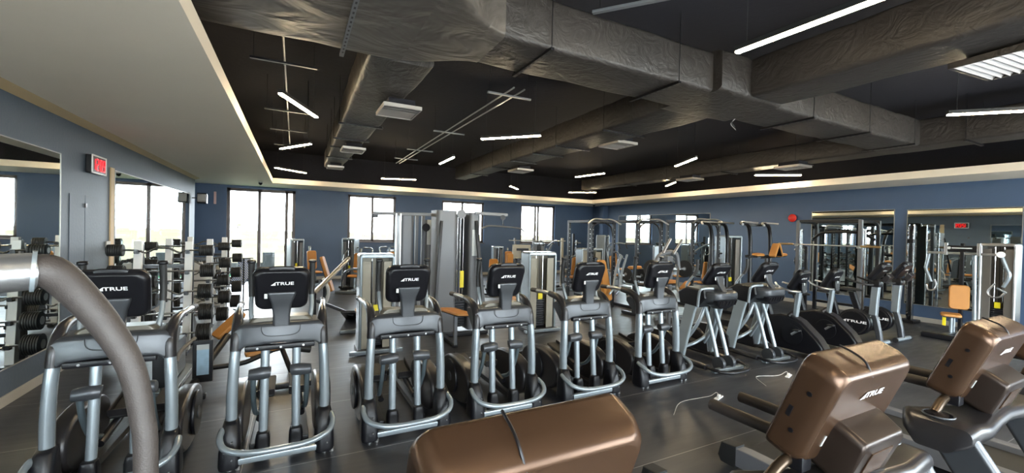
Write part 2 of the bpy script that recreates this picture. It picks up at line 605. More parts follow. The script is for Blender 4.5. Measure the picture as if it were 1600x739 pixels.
for i, lab in enumerate(('small hazy tree far outside, seen through the left leaf of the glass door', 'small hazy tree far outside, seen through the first window', 'small hazy tree far outside, seen through the third window')):
    x, y = ((-12.0, 118.0), (17.5, 125.0), (64.0, 110.0))[i]
    g = G()
    g.cyl((0, 0, -0.3), (0, 0, 2.2), 0.18, 8)
    tr = thing('distant_tree', lab, 'tree', (x, y, 0), 0, 'distant trees outside')
    g.build('trunk', M_frame, tr)
    bm = bmesh.new()
    bmesh.ops.create_icosphere(bm, subdivisions=2, radius=1.6)
    for v in bm.verts: v.co = v.co * random.uniform(0.8, 1.15) + V((0, 0, 3.2))
    gg = G(); gg._bm(bm)
    gg.build('crown', mat('olive_leaves', (0.20, 0.24, 0.12), 0.9, var=0.3), tr)

# ============================================================ mirrors
def wall_mirror(side, y0, y1, z0, z1, label):
    x = XL if side == 'l' else XR
    s = 1 if side == 'l' else -1
    t = thing('wall_mirror', label, 'mirror', (x + s * 0.012, (y0 + y1) / 2, z0))
    G().box((0, 0, (z1 - z0) / 2), (0.012, y1 - y0, z1 - z0)).build('mirror_glass', M_mirror, t)
    g = G()
    e = 0.012
    for yy in (-(y1 - y0) / 2 - e / 2, (y1 - y0) / 2 + e / 2): g.box((0, yy, (z1 - z0) / 2), (0.022, e, z1 - z0 + 2 * e))
    for zz in (-e / 2, z1 - z0 + e / 2): g.box((0, 0, zz), (0.022, y1 - y0, e))
    g.build('edge_trim', mat('mirror_edge', (0.30, 0.29, 0.26), 0.4, 0.4, var=0.05), t)


wall_mirror('l', 0.9, 7.4, 0.40, 2.80, 'big wall mirror on the left wall, nearest the camera, left of the red clock')
wall_mirror('l', 9.22, 14.75, 0.40, 2.80, 'wall mirror behind the barbell racks reflecting the bright glass door')
wall_mirror('r', 10.41, 15.3, 0.40, 2.80, 'long wall mirror on the right wall behind the power racks, farthest one')
wall_mirror('r', 5.06, 6.97, 0.42, 2.74, 'wall mirror directly behind the barbell rack with the hanging bar')
wall_mirror('r', 2.93, 4.79, 0.41, 2.72, 'wall mirror reflecting the red clock, behind the seated tan machine')
wall_mirror('r', 0.2, 2.75, 0.41, 2.72, 'wall mirror at the right picture edge beyond the weight tower')

# access panel in the left wall
t = thing('access_panel', 'flush double-leaf access panel painted like the left wall', 'panel', (XL + 0.004, 8.15, 1.2))
for s in (-1, 1):
    G().box((0.001, s * 0.235, 0.40), (0.006, 0.455, 1.45), bev=0.002).build('panel_leaf', M_wall_l, t)
G().box((0.014, 0, 0.98), (0.012, 0.05, 0.06), bev=0.003).build('latch', M_frame, t)
t = G().box((XL + 0.012, 8.98, 1.58), (0.02, 0.16, 0.13), bev=0.005).build('switch_plate', M_base)
tag(t, 'pale double light switch plate on left wall beside the mirror edge', 'switch')


# wall clock with red digits
def clock():
    t = thing('digital_clock', 'white framed digital wall clock with red digits above the access panel', 'clock', (XL, 8.4, 2.79))
    G().box((0.04, 0, 0), (0.07, 0.50, 0.26), bev=0.008).build('case', M_blkmetal, t)
    g = G()
    for s in (-1, 1):
        g.box((0.078, s * 0.245, 0), (0.012, 0.022, 0.27))
        g.box((0.078, 0, s * 0.125), (0.012, 0.50, 0.022))
    g.build('rim', M_white, t)
    seg = {'0': 'abcdef', '1': 'bc', '2': 'abged', '4': 'fgbc', '5': 'afgcd', '9': 'abcdfg', '3': 'abgcd', '8': 'abcdefg'}
    for i, ch in enumerate('1209'):
        g = G()
        cy = -0.16 + i * 0.105 + (0.012 if i > 1 else -0.006)
        w, h, k = 0.065, 0.16, 0.019
        P = {'a': (0, h / 2, 1), 'g': (0, 0, 1), 'd': (0, -h / 2, 1), 'f': (-w / 2, h / 4, 0), 'b': (w / 2, h / 4, 0), 'e': (-w / 2, -h / 4, 0), 'c': (w / 2, -h / 4, 0)}
        for s in seg[ch]:
            y, z, hor = P[s]
            # seen from +X, reading direction is +Y
            g.box((0.079, cy + y, z), (0.006, w - 0.008 if hor else k, k if hor else h / 2 - 0.008))
        g.build('digit', M_led, t)
    g = G()
    for z in (-0.03, 0.03): g.box((0.079, 0.0, z), (0.006, 0.014, 0.014))
    g.build('colon', M_led, t)


clock()


def speaker(loc, rz, label):
    t = thing('wall_speaker', label, 'speaker', loc, rz)
    G().bar((0, 0, 0), (0.14, 0, 0.0), 0.03, 0.03).build('bracket', M_blkmetal, t)
    G().prism([(-0.10, -0.14), (0.08, -0.16), (0.12, 0.10), (-0.06, 0.15)], 0.12, 0.36, 'x', bev=0.012).build('cabinet', M_black, t)
    G().box((0.24, -0.095, 0.0), (0.20, 0.03, 0.24), rot=(0.1, 0, 0), bev=0.01).build('grille', M_taupe, t)


speaker((XL, 15.2, 2.72), 0.0, 'black box speaker on the end of left wall before the glass door')
t = G().box((-2.42, YB - 0.03, 2.86), (0.07, 0.05, 0.42), bev=0.01).build('wall_light', mat('pinkish_strip', (0.7, 0.45, 0.42), 0.4, var=0.05))
tag(t, 'slim pinkish vertical wall fitting left of the glass door', 'wall fitting')


def cam_dome(loc, label):
    t = thing('security_camera', label, 'security camera', loc)
    G().cyl((0, 0, 0), (0, 0, -0.03), 0.06, 16).build('mount', M_base, t)
    G().tube([(0, 0, -0.03), (0, 0, -0.06), (0, 0, -0.09), (0, 0, -0.11)], [0.055, 0.055, 0.04, 0.012], 16).build('dome', M_screen, t)


cam_dome((-0.98, 15.3, ZS), 'small dark dome camera under the soffit above the glass door')
p = at(907, 313, Z=ZS)
cam_dome((12.45, 15.8, ZS), 'small dark dome camera under the soffit in the far right corner')

# red alarm bell
t = thing('fire_alarm_bell', 'round red alarm bell high on the right wall', 'alarm bell', (XR - 0.01, 7.5, 2.57))
G().cyl((0, 0, 0), (-0.05, 0, 0), 0.07, 16).build('mount', M_blkmetal, t)
G().tube([(-0.04, 0, 0), (-0.06, 0, 0), (-0.09, 0, 0), (-0.11, 0, 0)], [0.12, 0.12, 0.085, 0.02], 24).build('gong', M_red, t)

# ============================================================ lamps
DUCTS = [(-1.1, 3.1, 1.8, 4.8), (1.7, 3.6, 10.8, 4.4), (5.2, -3.4, 6.1, 3.6), (10.6, -2, 11.5, 14.7), (0.6, 4.7, 1.45, 14.3), (4.8, 4.4, 5.8, 14.5)]


def lamp(cx, cy, yaw, label, L=1.15, z=3.66, group='linear pendant lamps'):
    t = thing('linear_pendant_lamp', label, 'ceiling lamp', (cx, cy, z), yaw)
    G().box((0, 0, 0.025), (L, 0.055, 0.05), bev=0.004).build('housing', M_lampbody, t)
    G().box((0, 0, -0.006), (L - 0.01, 0.05, 0.022), bev=0.004).build('diffuser', M_lamp, t)
    for s in (-1, 1):
        w = s * (L / 2 - 0.1)
        wx, wy = cx + w * math.cos(yaw), cy + w * math.sin(yaw)
        top = ZC
        for a, b, c, d in DUCTS:
            if a < wx < c and b < wy < d: top = 3.8
        G().cyl((w, 0, 0.05), (w, 0, top - z), 0.003, 6).build('suspension_wire', M_lampbody, t)
    return t


LAMPS = [((1150, 83), (1372, 0), 'brightest linear lamp running out of the top edge of the photo'),
         ((437, 146), (495, 184), 'linear lamp slanting down to the right, between the soffit and the vented duct'),
         ((437, 233), (487, 225), 'linear lamp over the far left, middle of the three beside the soffit'),
         ((434, 263), (474, 270), 'linear lamp lowest and farthest of the three beside the left soffit'),
         ((747, 218), (850, 212), 'long linear lamp hanging alone in the middle of the dark ceiling'),
         ((598, 279), (648, 281), 'linear lamp hanging above the window behind the tall grey towers'),
         ((686, 257), (711, 245), 'short-looking slanted linear lamp between the conduits and the middle duct'),
         ((797, 291), (809, 296), 'tiny slanted linear lamp seen almost end-on near the back soffit'),
         ((899, 277), (945, 271), 'linear lamp just below the end of the middle duct, upper of two'),
         ((888, 301), (932, 301), 'linear lamp above the far right corner, just over the soffit'),
         ((1053, 261), (1091, 246), 'slanted linear lamp in front of the rear right duct'),
         ((1041, 291), (1055, 285), 'tiny slanted linear lamp right over the right soffit edge'),
         ((1172, 274), (1260, 274), 'level linear lamp close to the right soffit'),
         ((1480, 180), (1600, 174), 'linear lamp cut off by the right edge of the photo')]
for (a, b, lab) in LAMPS:
    A, B = at(*a, Z=3.65), at(*b, Z=3.65)
    d = B - A
    L = 1.15
    if a[0] == 1150: L = 1.25
    u = d.normalized()
    c = (A + B) / 2
    if a[0] == 1480: c = A + u * L / 2
    if a[0] == 1150: c = A + u * L / 2
    c.y = min(c.y, 15.2)
    lamp(c.x, c.y, math.atan2(u.y, u.x), lab, L)
# lamps behind the camera, seen only as light on the machines
for x, y, r in ((0.4, -1.3, 0.4), (4.3, -1.0, 0.9), (9.4, -1.8, 1.0), (8.6, 1.0, 0.3)):
    lamp(x, y, r, 'linear lamp over the part of the hall behind the camera', group='lamps behind the camera')['group'] = 'lamps behind the camera'

# ============================================================ ducts
def duct(name, label, p0, p1, w0, w1, z, h, straps=(), sub=0, hang=True, cat='duct', m=None, sm=None):
    """insulated rectangular duct along a horizontal line from p0 to p1, z = underside"""
    p0, p1 = V((*p0, 0)), V((*p1, 0))
    d = (p1 - p0)
    L = d.length
    u = d.normalized()
    n = V((-u.y, u.x, 0))
    t = thing(name, label, cat, (p0.x, p0.y, z), math.atan2(u.y, u.x))
    N = max(3, int(L / 0.16))
    rings = []
    for i in range(N + 1):
        s = i / N
        w = w0 + (w1 - w0) * s
        ph = (s * L) % 1.2
        bulge = 0.022 * math.sin(PI * ph / 1.2)
        ring = []
        for (a, b) in rrect(1, 1, 0.10, 3):
            ra = random.uniform(-0.006, 0.006)
            ring.append(V((s * L, a * (w + bulge + ra), (b + 0.5) * (h + bulge + ra) - bulge / 2)))
        rings.append(ring)
    G().loft(rings).build('duct_wrap', m or M_duct, t, angle=60)
    for s in straps:
        w = w0 + (w1 - w0) * s / L
        g = G()
        e = 0.035
        g.box((s, 0, -0.02), (0.04, w + 0.12, 0.03))
        sc = g.build('support_channel', sm or M_blkmetal, t)
        g = G()
        nh = int(w / 0.09)
        for q in range(nh): g.box((s, -w / 2 + 0.05 + q * 0.09, -0.0365), (0.016, 0.035, 0.002))
        g.build('slots', M_rubber, sc)
        if hang:
            for q in (-1, 1): G().cyl((s, q * (w / 2 + 0.045), -0.03), (s, q * (w / 2 + 0.045), ZC - z), 0.005, 6).build('hanger_rod', M_blkmetal, t)
    return t


def vent(parent, x, y, z, w, lab=None):
    """splayed louvre diffuser below a duct"""
    g = G()
    g.box((x, y, z - 0.05), (w * 0.8, w * 0.6, 0.10))
    v = g.build('vent_box', M_ceil, parent)
    g = G()
    for k in range(6):
        g.box((x - w * 0.40 + k * w * 0.16, y, z - 0.125), (0.008, w * 0.8, 0.045), rot=(0, 0.9 if k < 3 else -0.9, 0))
    g.box((x, y - w * 0.42, z - 0.12), (w, 0.015, 0.05))
    g.box((x, y + w * 0.42, z - 0.12), (w, 0.015, 0.05))
    g.box((x - w * 0.5, y, z - 0.12), (0.015, w * 0.84, 0.05))
    g.box((x + w * 0.5, y, z - 0.12), (0.015, w * 0.84, 0.05))
    g.build('louvre', M_fin, v)


ZD = 3.8
duct('plenum_duct', 'widest crumpled duct box at the top left of the photo', (-0.66 - 0.4, 3.95), (1.0, 3.95), 1.65, 1.65, ZD, 0.55, (1.47,), m=M_ductc, sm=M_greytower)
# taper between the plenum and the main run
t = thing('duct_reducer', 'crumpled tapering duct piece joining the widest box to the main run', 'duct', (1.0, 3.95, ZD))
rings = []
for i in range(9):
    s = i / 8
    e = s * s * (3 - 2 * s)
    w = 1.62 + (0.74 - 1.62) * e
    rings.append([V((s * 0.75, a * w + 0.04 * e, (b + 0.5) * (0.55 - 0.04 * e))) for a, b in rrect(1, 1, 0.08, 3)])
G().loft(rings).build('duct_wrap', M_ductc, t, angle=60)
duct('main_duct', 'long main duct crossing the ceiling from the crumpled box to the right', (1.75, 3.99), (4.75, 3.99), 0.72, 0.72, ZD, 0.5, (0.5, 2.3))
duct('junction_duct', 'bulky duct junction where the ceiling ducts cross', (4.70, 4.02), (6.05, 4.02), 1.05, 0.95, ZD - 0.01, 0.52, ())
duct('main_duct', 'right-hand half of the main duct beyond the duct crossing', (6.05, 4.0), (10.7, 4.0), 0.72, 0.72, ZD, 0.5, (0.9, 2.6, 4.3))
duct('overhead_duct', 'duct running from the crossing over the camera out of the top right', (5.65, 3.5), (5.65, -3.3), 0.72, 0.74, ZD, 0.5, ())
duct('elbow_duct', 'duct elbow and run leaving the main duct towards the right edge', (11.05, 4.4), (11.05, -3.3), 0.7, 0.7, ZD, 0.5, (1.4,))
b1 = duct('branch_duct', 'slender duct with splayed vents running towards the back left', (1.03, 4.75), (1.0, 14.2), 0.72, 0.46, ZD, 0.45, (3.2, 4.6, 5.6, 7.2))
vent(b1, 1.55, -0.3, 0.0, 0.62)
vent(b1, 5.2, -0.1, 0.0, 0.55)
vent(b1, 8.4, 0, 0.0, 0.5)
b2 = duct('branch_duct', 'middle duct running from the crossing to the back of the hall', (5.3, 4.5), (5.3, 14.4), 0.95, 0.42, ZD, 0.45, (1.4, 3.0, 4.0, 5.2, 6.4, 8.2))
vent(b2, 2.2, -0.55, 0.1, 0.6)
vent(b2, 6.0, -0.35, 0.0, 0.6)
b3 = duct('branch_duct', 'rear right duct running along the right soffit to the back', (11.05, 4.4), (11.05, 14.6), 0.7, 0.45, ZD, 0.42, (1.5, 3.5, 5.5, 7.5))
vent(b3, 1.6, 0.3, 0.0, 0.6)
vent(b3, 4.6, 0.3, 0.0, 0.6)
# fin diffuser in the top right corner
t = thing('ceiling_diffuser', 'pale finned air diffuser at the top right below the overhead duct', 'vent', at(1590, 96, Z=3.72), -0.1)
g = G()
for k in range(10): g.box((0, -0.3 + k * 0.066, 0), (0.75, 0.012, 0.05), rot=(0.7, 0, 0))
g.build('fins', M_fin, t)
g = G()
for s in (-1, 1):
    g.box((s * 0.38, 0, 0.01), (0.02, 0.68, 0.06))
    g.box((0, s * 0.34, 0.01), (0.78, 0.02, 0.06))
g.box((0, 0, 0.05), (0.6, 0.5, 0.06))
g.build('frame', M_duct, t)

# conduits on suspended cross bars
def conduit(label, x, bars, y0, y1, z, lines):
    t = thing('cable_conduit', label, 'conduit', (x, y0, z))
    for lx in lines:
        G().cyl((lx, 0, 0), (lx * 0.6, y1 - y0, 0), 0.012, 8).build('conduit_pipe', M_steel, t)
    for by, w in bars:
        b = G().box((0, by, -0.03), (w, 0.04, 0.025)).build('cross_bar', M_blkmetal if len(lines) == 1 else M_greytower, t)
        for s in (-1, 1): G().cyl((s * w * 0.45, by, -0.03), (s * w * 0.45, by, ZC - z), 0.004, 6).build('hanger_rod', M_blkmetal, b)
    return t


conduit('single ceiling conduit on crossbars beside the left soffit', -0.15, ((0.9, 0.75), (3.4, 0.72), (5.1, 0.7), (7.0, 0.7)), 5.2, 13.0, 4.05, (0,))
conduit('pair of thin ceiling conduits on crossbars left of the middle lamp', 2.95, ((0.3, 0.75), (3.2, 0.7), (5.6, 0.7), (7.2, 0.7)), 5.6, 14.0, 4.1, (-0.08, 0.1))

# short bare beam near the top edge and loose wires under the duct junction
t = thing('suspended_rail', 'short bare steel rail hanging at the top edge right of the main duct start', 'rail', at(985, 8, Z=4.2), -0.9)
G().box((0, 0, 0), (0.75, 0.05, 0.03), bev=0.005).build('rail', M_greytower, t)
for q in (-0.3, 0.3): G().cyl((q, 0, 0.01), (q, 0, ZC - 4.2), 0.004, 6).build('hanger_rod', M_blkmetal, t)
t = thing('loose_wires', 'small knot of loose wires dangling below the duct crossing', 'wires', at(1147, 186, Z=3.79))
for q in range(4):
    G().tube([(0.02 * q, 0, 0.02), (0.03 * q - 0.05, 0.03 * q, -0.06), (0.01 * q, -0.02, -0.13 - 0.02 * q)], 0.004, 6, 4).build('wire', M_white if q == 2 else M_rubber, t)
# ============================================================ cardio machines
def console_head(parent, c, w, h, d, tilt, m=None, logo_h=0.035, wrap=0.06, name='console', screen=True, taper=0.9):
    """rounded display head; c = centre, tilt = how far the top leans towards -Y; the plain back with the logo faces -Y"""
    u = V((0, -math.sin(tilt), math.cos(tilt)))
    n = V((0, -math.cos(tilt), -math.sin(tilt)))
    x = V((1, 0, 0))
    c = V(c)
    rings = []
    for (o, s) in ((-d / 2, 0.95), (-d / 2 + 0.01, 0.99), (0, 1.0), (d / 2 - wrap * 0.7, 0.985), (d / 2 - wrap * 0.3, 0.95), (d / 2 - wrap * 0.08, 0.89), (d / 2, 0.82)):
        ring = []
        for a, b in rrect(w * s, h * s, min(w, h) * 0.17, 5):
            tp = 1 - (1 - taper) * (0.5 - b / h)
            ring.append(c + x * a * tp + u * (b + 0.02 * (1 - (2 * a / w) ** 2) * (b > 0)) + n * o)
        rings.append(ring)
    head = G().loft(rings).build(name, m or M_black, parent, angle=50)
    if screen:
        g = G()
        R = [c + x * a + u * b - n * (d / 2 + 0.002) for a, b in rrect(w * 0.84, h * 0.8, 0.02, 3)]
        R2 = [p - n * 0.003 for p in R]
        g.loft([R, R2]).build('screen', M_screen, head)
    if logo_h:
        brand(head, c + n * (d / 2 + 0.001) + u * h * 0.16 * 1.2, x, u, logo_h)
    # raised cap along the upper edge
    g = G()
    pts = []
    for k in range(9):
        a = (k / 8 - 0.5) * w * 0.42
        pts.append(c + x * a + u * (h / 2 + 0.012 - 0.010 * abs(2 * a / (w * 0.42)) ** 4) + n * d * 0.12)
    g.tube(pts, 0.012, 8, sq=(1, 1.6))
    g.build('top_cap', m or M_black, head)
    g = G()
    for s in (-1, 1): g.cyl(c + x * s * w * 0.33 + u * h * 0.40 + n * (d / 2 - 0.02), c + x * s * w * 0.33 + u * h * 0.40 + n * (d / 2 - 0.004), 0.007, 8)
    g.build('screw', M_rubber, head)
    return head, u, n


def make_elliptical():
    t = thing('elliptical_trainer', 'x', 'elliptical trainer')
    for s in (-1, 1):
        # front shroud
        rings = []
        for z, w, d, cy in ((0.02, .145, .20, .06), (0.05, .155, .21, .06), (0.15, .15, .20, .065), (0.26, .135, .17, .08), (0.34, .115, .13, .10), (0.37, .095, .105, .115)):
            rings.append([V((s * 0.345 + a, cy + b, z)) for a, b in rrect(w, d, 0.05, 4)])
        sh = G().loft(rings).build('front_shroud', M_black, t, angle=50)
        g = G()
        for z in (0.10, 0.24): g.cyl((s * 0.345 + 0.02, -0.04, z), (s * 0.345 + 0.02, -0.052, z), 0.006, 8)
        g.build('screw', M_steel, sh)
        G().cyl((s * 0.345, 0.02, 0.0), (s * 0.345, 0.02, 0.03), 0.028, 12).cyl((s * 0.345 + 0.06, 0.0, 0.0), (s * 0.345 + 0.06, 0.0, 0.03), 0.02, 12).build('levelling_foot', M_steel, sh)
        # side drive cover with a round crank disc on its outside
        prof = []
        for k in range(25):
            a = 2 * PI * k / 24
            prof.append((0.60 + 0.44 * math.cos(a), 0.27 + (0.235 if math.sin(a) > 0 else 0.245) * math.copysign(abs(math.sin(a)) ** 0.75, math.sin(a))))
        dc = G().prism(prof[:-1], s * 0.27, s * 0.40, 'x', bev=0.03, seg=3).build('drive_cover', M_shell, t, angle=50)
        G().cyl((s * 0.40, 0.66, 0.27), (s * 0.425, 0.66, 0.27), 0.19, 32, bev=0.008).build('crank_disc', M_black, dc)
        G().cyl((s * 0.425, 0.66, 0.27), (s * 0.432, 0.66, 0.27), 0.05, 20).build('hub_cap', M_panel, dc)
        # upright and handrail
        G().tube([(s * 0.345, 0.115, 0.33), (s * 0.345, 0.118, 0.55), (s * 0.335, 0.125, 0.80), (s * 0.325, 0.14, 0.96)], [0.041, 0.041, 0.039, 0.038], 16, 3, sq=(1, 1.25)).build('upright', M_silver, t)
        hr = G().tube([(s * 0.327, 0.137, 0.92), (s * 0.322, 0.15, 1.03), (s * 0.322, 0.20, 1.12), (s * 0.328, 0.30, 1.175), (s * 0.335, 0.46, 1.195)], [0.043, 0.043, 0.041, 0.036, 0.030], 16, 4, sq=(1, 1.2)).build('handrail', M_shell, t)
        G().tube([(s * 0.335, 0.44, 1.195), (s * 0.35, 0.62, 1.20), (s * 0.355, 0.74, 1.195)], [0.024, 0.024, 0.024], 14, 3).build('grip_sensor', M_steel, hr)
        G().tube([(s * 0.355, 0.73, 1.195), (s * 0.357, 0.86, 1.19)], 0.028, 14).build('grip_end', M_foam, hr)
        # swing arm above the console
        sa = G().tube([(s * 0.235, 0.33, 1.34), (s * 0.235, 0.28, 1.22), (s * 0.21, 0.22, 1.06), (s * 0.17, 0.18, 0.98)], 0.019, 12, 4).build('swing_arm', M_silver, t)
        gr = G().tube([(s * 0.235, 0.33, 1.33), (s * 0.237, 0.335, 1.40), (s * 0.238, 0.325, 1.52), (s * 0.238, 0.31, 1.63)], [0.023, 0.025, 0.025, 0.026], 14, 3).build('grip', M_rubber, sa)
        G().cyl((s * 0.238, 0.312, 1.625), (s * 0.238, 0.308, 1.65), 0.034, 14, bev=0.008).build('grip_cap', M_black, sa)
        # lower link below the panel
        lk = G().tube([(s * 0.118, 0.20, 0.96), (s * 0.12, 0.165, 0.55), (s * 0.124, 0.135, 0.16)], [0.034, 0.034, 0.034], 16, 3).build('drive_link', M_silver, t)
        G().loft([[V((s * 0.124 + a, 0.115 + b, z)) for a, b in rrect(w, d, 0.03, 4)] for z, w, d in ((0.02, .10, .11), (0.04, .11, .12), (0.17, .108, .11), (0.215, .09, .095), (0.225, .075, .08))]).build('link_boot', M_black, lk, angle=50)
        # coupling block with the rear rod
        G().tube([(s * 0.08, 0.17, 0.70), (s * 0.12, 0.165, 0.705), (s * 0.17, 0.165, 0.70), (s * 0.225, 0.17, 0.695), (s * 0.24, 0.17, 0.695)], [0.048, 0.056, 0.052, 0.046, 0.040], 16, 2).build('coupling', M_panel, lk)
        G().tube([(s * 0.205, 0.18, 0.68), (s * 0.205, 0.25, 0.48), (s * 0.20, 0.38, 0.30), (s * 0.18, 0.55, 0.22)], 0.021, 12, 4).build('rear_rod', mat('slate_rod', (0.14, 0.18, 0.20), 0.35, 0.6, var=0.05), lk)
        # pedal on its arm
        pd = G().box((s * 0.135, 0.93, 0.33), (0.15, 0.40, 0.035), rot=(0.16, 0, 0), bev=0.015, seg=3).build('pedal', M_rubber, t)
        g = G()
        g.box((s * 0.215, 0.93, 0.355), (0.012, 0.38, 0.05), rot=(0.16, 0, 0), bev=0.004)
        g.box((s * 0.135, 0.735, 0.335), (0.15, 0.015, 0.06), rot=(0.16, 0, 0), bev=0.004)
        g.build('pedal_rim', M_shell, pd)
        G().tube([(s * 0.17, 0.45, 0.20), (s * 0.15, 0.8, 0.27), (s * 0.14, 1.05, 0.30), (s * 0.14, 1.55, 0.14)], 0.028, 12, 3).build('pedal_arm', M_blkmetal, t)
        G().bar((s * 0.2, 0.2, 0.06), (s * 0.17, 1.72, 0.06), 0.06, 0.06, bev=0.01).build('base_rail', M_blkmetal, t)
    G().bar((-0.34, 0.0, 0.065), (0.34, 0.0, 0.065), 0.055, 0.05, bev=0.012).build('front_bar', M_silver, t)
    G().bar((-0.32, 1.74, 0.045), (0.32, 1.74, 0.045), 0.08, 0.07, bev=0.015).build('rear_bar', M_blkmetal, t)
    G().tube([(-0.40, 0.06, 0.31), (-0.405, -0.04, 0.28), (-0.36, -0.13, 0.235), (-0.22, -0.19, 0.205), (0, -0.205, 0.20), (0.22, -0.19, 0.205), (0.36, -0.13, 0.235), (0.405, -0.04, 0.28), (0.40, 0.06, 0.31)], 0.024, 14, 4).build('bumper_tube', M_silver, t)
    # bridge panel under the console
    rings = []
    for x, z0, z1 in ((-0.345, 0.905, 1.10), (-0.30, 0.915, 1.125), (-0.26, 0.945, 1.13), (-0.12, 0.96, 1.135), (0, 0.965, 1.135), (0.12, 0.96, 1.135), (0.26, 0.945, 1.13), (0.30, 0.915, 1.125), (0.345, 0.905, 1.10)):
        bow = 0.035 * (1 - (x / 0.32) ** 2)
        rings.append([V((x, 0.135 - bow, z0)), V((x, 0.105 - bow, z0 + 0.01)), V((x, 0.098 - bow, z0 + 0.03)), V((x, 0.112 - bow, z1 - 0.03)), V((x, 0.13 - bow, z1 - 0.008)), V((x, 0.16 - bow, z1)), V((x, 0.30, z1 + 0.015)), V((x, 0.36, z1)), V((x, 0.36, z1 - 0.04)), V((x, 0.2, z0))])
    br = G().loft(rings).build('bridge_panel', M_panel, t, angle=45)
    pts = []
    for k in range(17):
        a = PI + PI * k / 16
        xx = 0.145 * math.copysign(abs(math.cos(a)) ** 0.45, math.cos(a))
        pts.append((xx, 0.094 - 0.035 * (1 - (xx / .32) ** 2) + (1.115 + 0.085 * math.sin(a) - 1.02) * 0.09, 1.115 + 0.085 * -abs(math.sin(a)) ** 0.6))
    G().tube(pts, 0.0028, 6).build('panel_seam', M_black, br)
    g = G().box((0, 0.088, 0.938), (0.52, 0.06, 0.045), bev=0.012)
    un = g.build('underside_trim', M_black, br)
    for xx in (-0.17, 0.0, 0.17): G().cyl((xx, 0.060, 0.938), (xx, 0.054, 0.938), 0.009, 10).build('screw', M_steel, un)
    G().loft([[V((a, 0.25 + b, z)) for a, b in rrect(w, .16, 0.04, 4)] for z, w in ((1.13, .50), (1.155, .46), (1.17, .40))]).build('accessory_tray', mat('tray_plastic', (0.10, 0.09, 0.07), 0.3, 0.3, var=0.1), br)
    # stem
    rings = []
    for z, y, w, d in ((1.10, 0.125, 0.125, 0.09), (1.20, 0.12, 0.13, 0.08), (1.30, 0.105, 0.155, 0.07), (1.38, 0.078, 0.215, 0.06), (1.395, 0.08, 0.21, 0.05)):
        rings.append([V((a, y + b, z)) for a, b in rrect(w, d, 0.02, 3)])
    G().loft(rings).build('console_stem', M_panel, t, angle=50)
    h, u, n = console_head(t, (0, 0.13, 1.415), 0.435, 0.37, 0.085, 0.34, logo_h=0.039)
    G().box(V((-0.115, 0.045, 1.37)), (0.022, 0.004, 0.04), rot=(0.0, 0, 0), bev=0.001).build('service_sticker', M_paper, h)
    return t


EL = make_elliptical()
ELX = [(-1.17, 'leftmost elliptical trainer, half hidden behind the big curved grey foam handrail'),
       (-0.09, 'elliptical trainer in front of the glass door, second from the left wall'),
       (0.98, 'elliptical trainer in front of the short cream weight tower'),
       (2.04, 'elliptical trainer just right of the tall grey cable towers'),
       (3.16, 'elliptical trainer in the middle of the photo, fifth from the left wall'),
       (4.33, 'elliptical trainer beside the curved-leg climbers, last of the tube-framed row')]
for i, (x, lab) in enumerate(ELX):
    o = EL if i == 0 else copy_tree(EL)
    place(o, (x, 3.95, 0), 0.0, lab, 'row of elliptical trainers')


